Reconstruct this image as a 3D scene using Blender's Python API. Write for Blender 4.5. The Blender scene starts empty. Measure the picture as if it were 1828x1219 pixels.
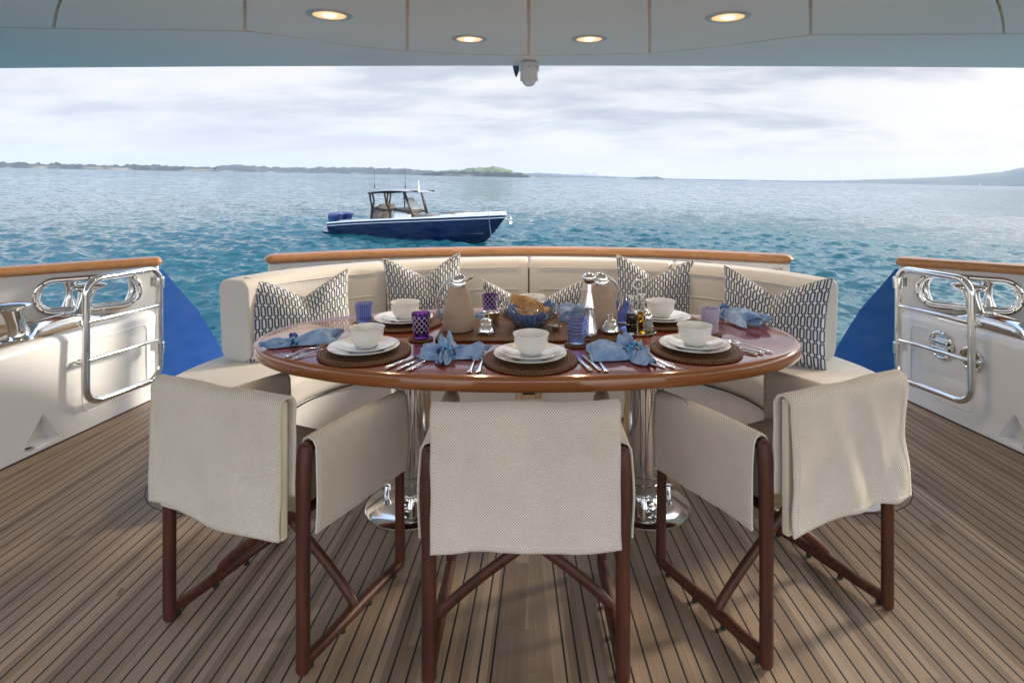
import bpy, bmesh, math, random
import numpy as np
from mathutils import Vector, Matrix, noise
pi = math.pi
C = bpy.context.scene.collection
scene = bpy.context.scene
random.seed(7)

# ------------------------------------------------------------------ camera
K = 0.87                                   # fore-aft scale used for measured stations
cam = bpy.data.cameras.new("camera"); cam_o = bpy.data.objects.new("camera", cam); C.objects.link(cam_o)
cam_o.location = (0, 0, 1.41); cam_o.rotation_euler = (math.radians(90), 0, 0)
cam.sensor_width = 36; cam.lens = 20.875
cam.shift_x = -0.0164; cam.shift_y = -0.1606
cam.clip_start = 0.05; cam.clip_end = 60000
scene.camera = cam_o

# ------------------------------------------------------------------ view, sun, sky
vs = scene.view_settings
vs.view_transform = 'Standard'; vs.look = 'None'; vs.gamma = 1; vs.use_curve_mapping = False
vs.exposure = 1.12
SUN_EL, SUN_AZ = math.radians(20), math.radians(23)     # azimuth measured from +X towards +Y (aft)
sd = Vector((math.cos(SUN_EL)*math.cos(SUN_AZ), math.cos(SUN_EL)*math.sin(SUN_AZ), math.sin(SUN_EL)))
sl = bpy.data.lights.new("sun", 'SUN'); so = bpy.data.objects.new("sun", sl); C.objects.link(so)
sl.energy = 2.2; sl.angle = math.radians(8); sl.color = (1.0, 0.87, 0.70)
so.rotation_euler = sd.to_track_quat('Z', 'Y').to_euler(); so.location = (20, 9, 12)

# ------------------------------------------------------------------ node helper
class NT:
    def __init__(s, tree):
        s.t = tree; s.n = tree.nodes; s.l = tree.links
    def new(s, typ, **kw):
        nd = s.n.new(typ)
        for k, v in kw.items(): setattr(nd, k, v)
        return nd
    def put(s, sock, v):
        if v is None: return
        if isinstance(v, bpy.types.NodeSocket): s.l.new(v, sock)
        else:
            if isinstance(v, (tuple, list)) and len(v) == 3 and sock.type == 'RGBA': v = (*v, 1)
            sock.default_value = v
    def m(s, op, a, b=None, c=None, clamp=False):
        nd = s.new('ShaderNodeMath', operation=op); nd.use_clamp = clamp
        s.put(nd.inputs[0], a)
        if b is not None: s.put(nd.inputs[1], b)
        if c is not None: s.put(nd.inputs[2], c)
        return nd.outputs[0]
    def mix(s, f, a, b, blend='MIX'):
        nd = s.new('ShaderNodeMix', data_type='RGBA', blend_type=blend)
        s.put(nd.inputs[0], f); s.put(nd.inputs[6], a); s.put(nd.inputs[7], b)
        return nd.outputs[2]
    def mixf(s, f, a, b):
        nd = s.new('ShaderNodeMix', data_type='FLOAT')
        s.put(nd.inputs[0], f); s.put(nd.inputs[2], a); s.put(nd.inputs[3], b)
        return nd.outputs[0]
    def coord(s, kind='Object'):
        return s.new('ShaderNodeTexCoord').outputs[kind]
    def sep(s, v):
        nd = s.new('ShaderNodeSeparateXYZ'); s.put(nd.inputs[0], v); return nd.outputs
    def comb(s, x, y, z=0.0):
        nd = s.new('ShaderNodeCombineXYZ')
        s.put(nd.inputs[0], x); s.put(nd.inputs[1], y); s.put(nd.inputs[2], z); return nd.outputs[0]
    def scale(s, v, sc):
        nd = s.new('ShaderNodeVectorMath', operation='MULTIPLY'); s.put(nd.inputs[0], v); nd.inputs[1].default_value = sc
        return nd.outputs[0]
    def noise(s, v, scale=5, detail=4, rough=.5, dist=0.0, out=0):
        nd = s.new('ShaderNodeTexNoise'); s.put(nd.inputs['Vector'], v)
        nd.inputs['Scale'].default_value = scale; nd.inputs['Detail'].default_value = detail
        nd.inputs['Roughness'].default_value = rough; nd.inputs['Distortion'].default_value = dist
        return nd.outputs[out]
    def white(s, v):
        nd = s.new('ShaderNodeTexWhiteNoise', noise_dimensions='1D'); s.put(nd.inputs['W'], v); return nd.outputs['Value']
    def ramp(s, f, stops, interp='LINEAR'):
        nd = s.new('ShaderNodeValToRGB'); s.put(nd.inputs[0], f); cr = nd.color_ramp; cr.interpolation = interp
        while len(cr.elements) < len(stops): cr.elements.new(.5)
        for e, (p, c) in zip(cr.elements, stops):
            e.position = p; e.color = (*c, 1) if len(c) == 3 else c
        return nd.outputs[0]
    def mapr(s, v, a, b, c=0.0, d=1.0, smooth=False):
        nd = s.new('ShaderNodeMapRange'); nd.interpolation_type = 'SMOOTHSTEP' if smooth else 'LINEAR'
        s.put(nd.inputs[0], v)
        for i, x in enumerate((a, b, c, d)): s.put(nd.inputs[i+1], x)
        return nd.outputs[0]
    def bump(s, h, strength=.3, dist=.01, normal=None):
        nd = s.new('ShaderNodeBump'); s.put(nd.inputs['Height'], h)
        nd.inputs['Strength'].default_value = strength; nd.inputs['Distance'].default_value = dist
        if normal is not None: s.put(nd.inputs['Normal'], normal)
        return nd.outputs[0]

def material(name, color=(.5,.5,.5), rough=.5, metal=0.0, **kw):
    m = bpy.data.materials.new(name); m.use_nodes = True
    nt = NT(m.node_tree); b = m.node_tree.nodes['Principled BSDF']
    b.inputs['Base Color'].default_value = (*color, 1)
    b.inputs['Roughness'].default_value = rough; b.inputs['Metallic'].default_value = metal
    for k, v in kw.items(): nt.put(b.inputs[k.replace('_', ' ')], v)
    return m, nt, b

# ------------------------------------------------------------------ sky (overcast layer broken by blue, over a Nishita sky)
w = bpy.data.worlds.new("World"); scene.world = w; w.use_nodes = True
nt = NT(w.node_tree); bg = w.node_tree.nodes['Background']
sky = nt.new('ShaderNodeTexSky', sky_type='NISHITA'); sky.sun_disc = False
sky.sun_elevation = SUN_EL; sky.sun_rotation = math.pi/2 - SUN_AZ
sky.air_density = 1.0; sky.dust_density = 2.0
d = nt.coord('Generated'); x, y, z = nt.sep(d)
zz = nt.m('MAXIMUM', z, 0.0)
den = nt.m('ADD', zz, 0.17)
px = nt.m('DIVIDE', x, den); py = nt.m('DIVIDE', y, den)
cv = nt.comb(nt.m('MULTIPLY', px, 0.75), nt.m('MULTIPLY', py, 1.25), nt.m('MULTIPLY', zz, 2.0))
n1 = nt.noise(cv, 0.85, 9, .58, .4)
n2 = nt.noise(cv, 2.6, 8, .62, .3)
n3 = nt.noise(cv, .23, 3, .5, .3)
nsum = nt.m('ADD', nt.m('MULTIPLY', n1, .5), nt.m('ADD', nt.m('MULTIPLY', n2, .22), nt.m('MULTIPLY', n3, .28)))
tone = nt.mapr(nsum, .42, .57, 0, 1, True)
right = nt.mapr(x, -.35, .8, 0, 1)
horiz = nt.mapr(zz, 0.0, 0.11, 1, 0, True)
dark = nt.mix(right, (.60, .645, .74), (.40, .44, .54))
lite = nt.mix(right, (.90, .905, .925), (.86, .865, .88))
cloud = nt.mix(tone, dark, lite)
glow = nt.mix(right, (.85, .87, .895), (1.12, 1.02, .90))
cloud = nt.mix(nt.m('MULTIPLY', horiz, .8), cloud, glow)
# bright veil around the hidden sun
dt = nt.new('ShaderNodeVectorMath', operation='DOT_PRODUCT'); nt.put(dt.inputs[0], d); dt.inputs[1].default_value = sd
sg = nt.m('POWER', nt.m('MAXIMUM', dt.outputs['Value'], 0.0), 13.0)
cloud = nt.mix(nt.m('MULTIPLY', sg, .95), cloud, (2.2, 1.95, 1.65))
blue = nt.new('ShaderNodeMix', data_type='RGBA', blend_type='MIX')
skyc = nt.scale(sky.outputs[0], (.12, .15, .19))
n4 = nt.noise(cv, .5, 6, .55, .2)
hi = nt.mapr(zz, .16, .50, 0, 1, True)
left = nt.mapr(x, .35, -.35, .25, 1.0)
gap = nt.m('MULTIPLY', nt.m('MULTIPLY', hi, left), nt.mapr(n4, .35, .55, .6, 1))
col = nt.mix(nt.m('MULTIPLY', gap, .92), cloud, skyc)
below = nt.mapr(z, -.05, 0.0, 1, 0)
col = nt.mix(below, col, (.18, .24, .27))
# an overcast sky is brighter overhead than at the horizon; extra gain behind the viewer is added to light the deck
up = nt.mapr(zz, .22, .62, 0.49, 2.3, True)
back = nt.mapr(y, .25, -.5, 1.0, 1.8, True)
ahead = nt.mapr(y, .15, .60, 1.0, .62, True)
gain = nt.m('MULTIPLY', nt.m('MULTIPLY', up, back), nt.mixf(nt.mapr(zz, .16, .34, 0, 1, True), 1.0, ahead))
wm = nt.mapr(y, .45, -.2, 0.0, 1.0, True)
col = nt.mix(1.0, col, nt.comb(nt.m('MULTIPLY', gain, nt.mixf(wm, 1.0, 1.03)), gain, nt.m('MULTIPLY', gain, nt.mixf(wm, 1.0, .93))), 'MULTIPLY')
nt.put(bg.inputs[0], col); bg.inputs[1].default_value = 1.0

# ------------------------------------------------------------------ mesh helper
class MB:
    def __init__(s): s.v = []; s.f = []; s.uv = []; s.mi = []; s.cur = 0
    def add(s, verts, faces, uvs=None):
        o = len(s.v); s.v += [tuple(p) for p in verts]
        for i, f in enumerate(faces):
            s.f.append([a+o for a in f]); s.mi.append(s.cur)
            s.uv.append(uvs[i] if uvs else [(0, 0)]*len(f))
        return s
    def grid(s, fn, nu, nv, cu=False, cv=False, uvfn=None, flip=False):
        V = []; 
        for j in range(nv + (0 if cv else 1)):
            for i in range(nu + (0 if cu else 1)):
                V.append(fn(i/nu, j/nv))
        W = nu + (0 if cu else 1); H = nv + (0 if cv else 1); F = []; U = []
        for j in range(nv):
            for i in range(nu):
                i2 = (i+1) % W; j2 = (j+1) % H
                f = [j*W+i, j*W+i2, j2*W+i2, j2*W+i]
                u = [(i/nu, j/nv), ((i+1)/nu, j/nv), ((i+1)/nu, (j+1)/nv), (i/nu, (j+1)/nv)]
                if uvfn: u = [uvfn(*q) for q in u]
                if flip: f.reverse(); u.reverse()
                F.append(f); U.append(u)
        return s.add(V, F, U)
    def box(s, c, d, M=None):
        x, y, z = d[0]/2, d[1]/2, d[2]/2
        V = [Vector((sx*x+c[0], sy*y+c[1], sz*z+c[2])) for sz in (-1, 1) for sy in (-1, 1) for sx in (-1, 1)]
        if M is not None: V = [M @ p for p in V]
        F = [(0,2,3,1), (4,5,7,6), (0,1,5,4), (2,6,7,3), (0,4,6,2), (1,3,7,5)]
        return s.add(V, F)
    def lathe(s, prof, seg=32, c=(0,0,0), M=None, cap=True):
        n = len(prof); V = []; F = []; U = []
        L = [0]
        for a, b in zip(prof, prof[1:]): L.append(L[-1]+math.dist(a, b))
        for (r, z) in prof:
            for i in range(seg):
                a = 2*pi*i/seg; V.append(Vector((c[0]+r*math.cos(a), c[1]+r*math.sin(a), c[2]+z)))
        for j in range(n-1):
            for i in range(seg):
                k = (i+1) % seg
                F.append((j*seg+i, j*seg+k, (j+1)*seg+k, (j+1)*seg+i))
                U.append([(i/seg, L[j]), ((i+1)/seg, L[j]), ((i+1)/seg, L[j+1]), (i/seg, L[j+1])])
        if cap:
            if prof[0][0] > 1e-5: F.append(tuple(reversed(range(seg)))); U.append([(0,0)]*seg)
            if prof[-1][0] > 1e-5: F.append(tuple(range((n-1)*seg, n*seg))); U.append([(0,0)]*seg)
        if M is not None: V = [M @ p for p in V]
        return s.add(V, F, U)
    def tube(s, pts, r, seg=10, closed=False, cap=True, flat=1.0, rnd=False):
        P = [Vector(p) for p in pts]; n = len(P)
        R = r if isinstance(r, (list, tuple)) else [r]*n
        T = []
        for i in range(n):
            if closed: t = P[(i+1) % n]-P[i-1]
            else: t = P[min(i+1, n-1)]-P[max(i-1, 0)]
            T.append(t.normalized())
        if rnd and not closed:   # rounded ends
            k = 4; P2 = []; R2 = []; T2 = []
            for j in range(k):
                a = pi/2*j/k; P2.append(P[0]-T[0]*R[0]*math.cos(a)); R2.append(max(R[0]*math.sin(a), R[0]*.02)); T2.append(T[0])
            P2 += P; R2 += R; T2 += T
            for j in range(k-1, -1, -1):
                a = pi/2*j/k; P2.append(P[-1]+T[-1]*R[-1]*math.cos(a)); R2.append(max(R[-1]*math.sin(a), R[-1]*.02)); T2.append(T[-1])
            P, R, T = P2, R2, T2; n = len(P)
        up = Vector((0, 0, 1)) if abs(T[0].z) < .9 else Vector((0, 1, 0))
        nrm = (up - T[0]*up.dot(T[0])).normalized(); V = []
        for i in range(n):
            nrm = (nrm - T[i]*nrm.dot(T[i])).normalized(); b = T[i].cross(nrm)
            for k in range(seg):
                a = 2*pi*k/seg; V.append(P[i]+nrm*R[i]*math.cos(a)+b*R[i]*flat*math.sin(a))
        F = []
        for i in range(n if closed else n-1):
            j = (i+1) % n
            for k in range(seg):
                q = (k+1) % seg; F.append((i*seg+k, i*seg+q, j*seg+q, j*seg+k))
        if cap and not closed: F.append(tuple(reversed(range(seg)))); F.append(tuple(range((n-1)*seg, n*seg)))
        return s.add(V, F)
    def prism(s, poly, z0, z1):
        n = len(poly)
        V = [(p[0], p[1], z0) for p in poly]+[(p[0], p[1], z1) for p in poly]
        F = [tuple(reversed(range(n))), tuple(range(n, 2*n))]
        for i in range(n): j = (i+1) % n; F.append((i, j, n+j, n+i))
        return s.add(V, F)
    def loft(s, rings, cap=True, uv=True):
        n = len(rings[0]); V = [p for r in rings for p in r]; F = []; U = []
        Ls = [0.0]
        for a, b in zip(rings, rings[1:]): Ls.append(Ls[-1]+(sum((Vector(q)-Vector(p)).length for p, q in zip(a, b))/n))
        Lp = [0.0]; base = rings[len(rings)//2]
        for k in range(n): Lp.append(Lp[-1]+(Vector(base[(k+1) % n])-Vector(base[k])).length)
        for i in range(len(rings)-1):
            for k in range(n):
                q = (k+1) % n
                F.append((i*n+k, i*n+q, (i+1)*n+q, (i+1)*n+k))
                U.append([(Ls[i], Lp[k]), (Ls[i], Lp[k+1]), (Ls[i+1], Lp[k+1]), (Ls[i+1], Lp[k])])
        if cap:
            F.append(tuple(reversed(range(n)))); U.append([(0,0)]*n)
            F.append(tuple(range((len(rings)-1)*n, len(rings)*n))); U.append([(0,0)]*n)
        return s.add(V, F, U)
    def build(s, name, mats, parent=None, smooth=True, ang=38, bevel=0, bseg=2, sub=0, solid=0, M=None, loc=None):
        me = bpy.data.meshes.new(name)
        V = s.v if M is None else [tuple(M @ Vector(p)) for p in s.v]
        me.from_pydata(V, [], s.f)
        if not isinstance(mats, (list, tuple)): mats = [mats]
        for m in mats: me.materials.append(m)
        if len(mats) > 1: me.polygons.foreach_set('material_index', s.mi)
        uvl = me.uv_layers.new(name="UVMap")
        flat = [c for f in s.uv for q in f for c in q]
        if len(flat) == 2*len(me.loops): uvl.data.foreach_set('uv', flat)
        me.validate(); me.update()
        if smooth:
            me.polygons.foreach_set('use_smooth', [True]*len(me.polygons))
            me.set_sharp_from_angle(angle=math.radians(ang))
        o = bpy.data.objects.new(name, me); C.objects.link(o)
        if parent is not None: o.parent = parent
        if loc is not None: o.location = loc
        if bevel:
            md = o.modifiers.new('bevel', 'BEVEL'); md.width = bevel; md.segments = bseg; md.limit_method = 'ANGLE'; md.angle_limit = math.radians(30)
        if solid:
            md = o.modifiers.new('solid', 'SOLIDIFY'); md.thickness = solid; md.offset = 0
        if sub:
            md = o.modifiers.new('sub', 'SUBSURF'); md.levels = sub; md.render_levels = sub
        return o

def tag(o, label=None, cat=None, group=None, kind=None):
    if label: o['label'] = label
    if cat: o['category'] = cat
    if group: o['group'] = group
    if kind: o['kind'] = kind
    return o
def thing(name, label, cat, loc=(0,0,0), rz=0.0, group=None):
    o = bpy.data.objects.new(name, None); C.objects.link(o); o.empty_display_size = .1
    o.location = loc; o.rotation_euler = (0, 0, rz)
    return tag(o, label, cat, group)
def copy_tree(o, loc, rz=None, label=None, parent=None):
    c = o.copy(); C.objects.link(c)
    if parent is not None: c.parent = parent
    else:
        c.location = loc
        if rz is not None: c.rotation_euler = (c.rotation_euler[0], c.rotation_euler[1], rz)
        if label: c['label'] = label
    for ch in list(o.children): copy_tree(ch, None, parent=c)
    return c
def fillet(pts, r, n=6, closed=False):
    P = [Vector(p) for p in pts]; out = []; N = len(P)
    for i, p in enumerate(P):
        if not closed and i in (0, N-1): out.append(p); continue
        a = P[i-1]-p; b = P[(i+1) % N]-p
        ang = a.angle(b); t = min(r/math.tan(ang/2), a.length*.49, b.length*.49)
        rr = t*math.tan(ang/2); a.normalize(); b.normalize()
        bis = (a+b).normalized(); cen = p+bis*(rr/math.sin(ang/2))
        s0 = p+a*t; s1 = p+b*t
        for k in range(n+1):
            f = k/n; q = (s0*(1-f)+s1*f)-cen
            out.append(cen+q.normalized()*rr)
    return out
def rrect(w, h, r, n=4):
    r = min(r, w/2-1e-4, h/2-1e-4); r = max(r, 1e-4); P = []
    for cx, cy, a0 in ((w/2-r, h/2-r, 0), (-w/2+r, h/2-r, pi/2), (-w/2+r, -h/2+r, pi), (w/2-r, -h/2+r, 3*pi/2)):
        for k in range(n+1):
            a = a0+pi/2*k/n; P.append((cx+r*math.cos(a), cy+r*math.sin(a)))
    return P
def smoothpath(pts, n=8):
    """Catmull-Rom through the points."""
    P = [Vector(p) for p in pts]; P = [2*P[0]-P[1]]+P+[2*P[-1]-P[-2]]; out = []
    for i in range(1, len(P)-2):
        for k in range(n):
            t = k/n; a, b, c, d_ = P[i-1], P[i], P[i+1], P[i+2]
            out.append(.5*((2*b)+(c-a)*t+(2*a-5*b+4*c-d_)*t*t+(3*b-a-3*c+d_)*t**3))
    out.append(P[-2]); return out
def sweep(path, w, h, r, zc, end_r=.05, n=5, wfun=None, cap_n=5):
    """rounded-rectangle section swept along a plan path, ends rounded over"""
    P = [Vector((p[0], p[1], 0)) for p in path]; L = [0.0]
    for a, b in zip(P, P[1:]): L.append(L[-1]+(b-a).length)
    tot = L[-1]
    S = sorted(set([round(x_, 5) for x_ in L if x_ > end_r*1.02 and x_ < tot-end_r*1.02] + [round(end_r*(1-math.cos(pi/2*k/cap_n)), 5) for k in range(cap_n+1)] + [round(tot-end_r*(1-math.cos(pi/2*k/cap_n)), 5) for k in range(cap_n+1)]))
    rings = []
    for s_ in S:
        i = 0
        while i < len(L)-2 and L[i+1] < s_: i += 1
        f = (s_-L[i])/max(L[i+1]-L[i], 1e-9); p = P[i].lerp(P[i+1], f)
        i0 = max(i-1, 0); i1 = min(i+2, len(P)-1)
        ta = (P[i]-P[i0]) if i > 0 else (P[i+1]-P[i]); tb = P[i+1]-P[i]; tc = (P[i1]-P[i+1]) if i1 > i+1 else tb
        t = ((ta.normalized()+tb.normalized())*(1-f)+(tb.normalized()+tc.normalized())*f).normalized()
        nr = Vector((t.y, -t.x, 0)); e = min(s_, tot-s_); ins = 0
        if e < end_r: ins = end_r*(1-math.sqrt(max(0, 1-((end_r-e)/end_r)**2)))
        ww = (wfun(s_, tot) if wfun else w)
        pr = rrect(max(ww-2*ins, .002), max(h-2*ins, .002), max(r-ins*.6, .001), n)
        rings.append([p+nr*a+Vector((0, 0, zc+b)) for a, b in pr])
    return rings
# ------------------------------------------------------------------ materials
M_ = {}
def simple(name, *a, **k): M_[name] = material(name, *a, **k)[0]; return M_[name]

# polished steel
m, nt, b = material('polished_steel', (.80, .79, .77), .07, 1.0); M_['steel'] = m
n = nt.noise(nt.scale(nt.coord(), (1, 1, 1)), 6, 3); nt.put(b.inputs['Roughness'], nt.mapr(n, .3, .7, .05, .13))
nt.put(b.inputs['Normal'], nt.bump(nt.noise(nt.coord(), 9, 2), .04, .01))
m, nt, b = material('silver', (.88, .87, .84), .09, 1.0); M_['silver'] = m
nt.put(b.inputs['Normal'], nt.bump(nt.noise(nt.coord(), 60, 2), .05, .003))
simple('gold', (.75, .45, .14), .28, 1.0)
# gelcoat white
m, nt, b = material('white_gelcoat', (.74, .76, .79), .22, 0, Coat_Weight=.5, Coat_Roughness=.08); M_['white'] = m
n = nt.noise(nt.coord(), 1.6, 5, .6); nt.put(b.inputs['Base Color'], nt.mix(nt.mapr(n, .3, .7), (.70, .72, .75), (.77, .785, .80)))
nt.put(b.inputs['Normal'], nt.bump(nt.noise(nt.coord(), 3.0, 2), .05, .02))
m, nt, b = material('ceiling_paint', (.80, .79, .77), .35, 0, Coat_Weight=.3, Coat_Roughness=.25); M_['ceil'] = m
n = nt.noise(nt.coord(), 1.1, 4, .6); nt.put(b.inputs['Base Color'], nt.mix(nt.mapr(n, .35, .65), (.86, .81, .765), (.90, .85, .80)))
nt.put(b.inputs['Normal'], nt.bump(nt.noise(nt.coord(), 2.0, 2), .04, .02))
simple('seam', (.74, .69, .62), .7)
m, nt, b = material('navy_hull', (.008, .045, .22), .14, 0, Coat_Weight=.8, Coat_Roughness=.05); M_['blue'] = m
nt.put(b.inputs['Normal'], nt.bump(nt.noise(nt.scale(nt.coord(), (1, 1, 2.5)), 3.0, 2), .18, .03))
simple('black', (.012, .012, .014), .5)
simple('rubber', (.02, .02, .022), .7)

def wood(name, c1, c2, rough, coat, sc=(60, 60, 3), bumpk=.15, ior=1.5):
    m, nt, b = material(name, c1, rough, 0, Coat_Weight=coat, Coat_Roughness=.04, IOR=ior); M_[name] = m
    o = nt.coord(); n = nt.noise(nt.scale(o, sc), 1.0, 6, .65, .6); n2 = nt.noise(o, 2.2, 4)
    f = nt.m('ADD', nt.m('MULTIPLY', n, .75), nt.m('MULTIPLY', n2, .35))
    nt.put(b.inputs['Base Color'], nt.mix(nt.mapr(f, .38, .72), c1, c2))
    if bumpk: nt.put(b.inputs['Normal'], nt.bump(n, bumpk, .002))
    return m
wood('teak_rail', (.30, .135, .05), (.50, .25, .105), .38, .15, (3, 60, 60))
wood('mahogany', (.032, .008, .004), (.110, .028, .012), .48, .0)
wood('table_top', (.14, .022, .008), (.32, .062, .018), .16, .62, (1.6, 26, 10), 0)
M_['table_top'].node_tree.nodes['Principled BSDF'].inputs['Coat Roughness'].default_value = .015
wood('table_edge', (.22, .065, .016), (.40, .135, .036), .16, 1.0, (3, 3, 60), 0)

# --- teak deck
def deckmat(name, ledge=False):
    m, nt, b = material(name, (.3, .25, .2), .62); M_[name] = m
    o = nt.coord(); x, y, z = nt.sep(o); ax = nt.m('ABSOLUTE', x); yr = nt.m('DIVIDE', y, K)
    s = nt.m('ADD', ax, nt.m('MULTIPLY', nt.m('SUBTRACT', yr, 1.904), .036 if not ledge else .15))
    k = nt.m('DIVIDE', nt.m('SUBTRACT', s, .145), .0497)
    fl = nt.m('ROUND', k); d0 = nt.m('MULTIPLY', nt.m('ABSOLUTE', nt.m('SUBTRACT', k, fl)), .0497)
    king = nt.m('LESS_THAN', s, .13)
    d1 = nt.m('ABSOLUTE', nt.m('SUBTRACT', s, .108))
    d_ = nt.mixf(king, d0, d1)
    hw = .0031
    # margin planks by the bulwark and round the settee ends
    if not ledge:
        bb = nt.m('ADD', ax, nt.m('SUBTRACT', nt.m('MULTIPLY', nt.m('SUBTRACT', yr, 3.28), .15), 2.54))
        inm = nt.m('GREATER_THAN', bb, -.10); d_ = nt.mixf(inm, d_, 1.0)
        d_ = nt.m('MINIMUM', d_, nt.m('ABSOLUTE', nt.m('ADD', bb, .10)))
        cy = nt.m('MAXIMUM', nt.m('SUBTRACT', 2.80, y), 0.0)
        rr = nt.m('SQRT', nt.m('ADD', nt.m('POWER', nt.m('ABSOLUTE', nt.m('SUBTRACT', ax, 1.44)), 2.0), nt.m('POWER', cy, 2.0)))
        inr = nt.m('MULTIPLY', nt.m('LESS_THAN', rr, .31), nt.m('LESS_THAN', y, 3.4)); d_ = nt.mixf(inr, d_, 1.0)
        d_ = nt.mixf(nt.m('LESS_THAN', y, 3.4), d_, nt.m('MINIMUM', d_, nt.m('ABSOLUTE', nt.m('SUBTRACT', rr, .31))))
        hw = .0030
    line = nt.mapr(d_, hw-.0007, hw+.0007, 1, 0)
    pid = nt.m('ADD', nt.m('MULTIPLY', fl, 1.37), nt.m('MULTIPLY', nt.m('GREATER_THAN', x, 0.0), 77.3))
    # each plank is butted every couple of metres
    seg = nt.m('FLOOR', nt.m('DIVIDE', nt.m('ADD', y, nt.m('MULTIPLY', nt.white(pid), 2.4)), 2.4))
    rnd = nt.white(nt.m('ADD', pid, nt.m('MULTIPLY', seg, 13.7)))
    rnd2 = nt.white(nt.m('ADD', nt.m('MULTIPLY', pid, 3.1), seg))
    gv = nt.comb(nt.m('MULTIPLY', s, 420.0), nt.m('MULTIPLY', y, 5.0), rnd)
    g1 = nt.noise(gv, 1.0, 4, .6)
    g2 = nt.noise(nt.comb(nt.m('MULTIPLY', s, 60.0), nt.m('MULTIPLY', y, 3.0), nt.m('MULTIPLY', rnd, 30)), 1.0, 4, .6, .3)
    g3 = nt.noise(o, 1.3, 4, .6)
    base = nt.mix(rnd, (.205, .136, .084), (.44, .315, .205))
    base = nt.mix(nt.m('MULTIPLY', rnd2, .45), base, (.31, .205, .125))
    base = nt.mix(nt.mapr(g3, .38, .7, 0, .28), base, (.29, .265, .245))
    fac = nt.m('ADD', nt.mapr(g1, .3, .7, .82, 1.10), nt.mapr(g2, .3, .7, -.10, .12))
    base = nt.mix(1.0, base, nt.comb(fac, fac, fac), 'MULTIPLY')
    if not ledge:      # spilt-oil stains on the planks to starboard
        for sx, sy, lx, ly, an in ((1.70, 3.14, .028, .13, -.35), (1.62, 2.70, .04, .11, -.2), (1.79, 2.72, .02, .09, -.5), (1.64, 2.38, .025, .06, .1), (-1.39, 2.02, .016, .03, -.3)):
            ca, sa = math.cos(an), math.sin(an)
            dx = nt.m('SUBTRACT', x, sx); dy = nt.m('SUBTRACT', y, sy)
            u = nt.m('DIVIDE', nt.m('ADD', nt.m('MULTIPLY', dx, ca), nt.m('MULTIPLY', dy, -sa)), lx)
            v = nt.m('DIVIDE', nt.m('ADD', nt.m('MULTIPLY', dx, sa), nt.m('MULTIPLY', dy, ca)), ly)
            r2 = nt.m('SQRT', nt.m('ADD', nt.m('MULTIPLY', u, u), nt.m('MULTIPLY', v, v)))
            nn = nt.noise(o, 38, 4, .65)
            st = nt.mapr(nt.m('ADD', r2, nt.m('MULTIPLY', nn, 1.6)), 1.25, 1.6, .7, 0)
            base = nt.mix(st, base, (.13, .055, .028))
        sp = nt.new('ShaderNodeTexVoronoi'); nt.put(sp.inputs['Vector'], o); sp.inputs['Scale'].default_value = 5.2
        base = nt.mix(nt.mapr(sp.outputs['Distance'], .012, .02, .8, 0), base, (.06, .035, .02))
    colr = nt.mix(line, base, (.012, .013, .016))
    nt.put(b.inputs['Base Color'], colr)
    nt.put(b.inputs['Roughness'], nt.mapr(g2, .3, .7, .50, .66))
    h = nt.m('SUBTRACT', nt.m('MULTIPLY', g1, .5), nt.m('MULTIPLY', line, 1.2))
    nt.put(b.inputs['Normal'], nt.bump(h, .35, .0016))
deckmat('teak_deck'); deckmat('teak_ledge', True)

# --- woven chair canvas (UV in metres)
def weave(name, c1, c2, pitch, bstr, bd=.0012):
    m, nt, b = material(name, c1, .85, 0, Sheen_Weight=.15); M_[name] = m
    uv = nt.coord('UV'); u, v, _ = nt.sep(uv)
    su = nt.m('SINE', nt.m('MULTIPLY', u, 2*pi/pitch)); sv = nt.m('SINE', nt.m('MULTIPLY', v, 2*pi/pitch))
    k = nt.m('MULTIPLY', su, sv); k = nt.mapr(k, -1, 1, 0, 1)
    n = nt.noise(uv, 300, 3); kk = nt.m('ADD', k, nt.m('MULTIPLY', nt.m('SUBTRACT', n, .5), .7))
    big = nt.noise(uv, 5, 4, .6)
    c = nt.mix(nt.mapr(kk, .12, .72), c2, c1)
    c = nt.mix(nt.mapr(big, .35, .7, 0, .22), c, c2)
    nt.put(b.inputs['Base Color'], c); nt.put(b.inputs['Normal'], nt.bump(kk, bstr, bd))
weave('chair_canvas', (.88, .83, .745), (.42, .36, .285), .0080, .8, .0018)
weave('canvas_inner', (.62, .56, .46), (.40, .35, .29), .0060, .5)
simple('panel_cream', (.74, .69, .54), .6)
# --- settee vinyl-rope fabric with fine upright ribs
m, nt, b = material('settee_fabric', (.6, .58, .55), .7, 0, Sheen_Weight=.1); M_['settee'] = m
uv = nt.coord('UV'); u, v, _ = nt.sep(uv)
k = nt.mapr(nt.m('SINE', nt.m('MULTIPLY', u, 2*pi/.0105)), -1, 1)
k2 = nt.mapr(nt.m('SINE', nt.m('MULTIPLY', v, 2*pi/.006)), -1, 1)
n = nt.noise(uv, 4, 4, .6)
c = nt.mix(nt.mapr(k, .2, .75), (.56, .55, .535), (.67, .665, .655)); c = nt.mix(nt.m('MULTIPLY', k2, .25), c, (.50, .47, .44))
c = nt.mix(nt.mapr(n, .35, .7, 0, .2), c, (.50, .47, .43))
nt.put(b.inputs['Base Color'], c); nt.put(b.inputs['Normal'], nt.bump(nt.m('ADD', k, nt.m('MULTIPLY', k2, .5)), .18, .0016))
m, nt, b = material('settee_smooth', (.70, .68, .655), .5); M_['settee_plain'] = m
n = nt.noise(nt.coord(), 300, 3); nt.put(b.inputs['Normal'], nt.bump(n, .2, .001))

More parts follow.
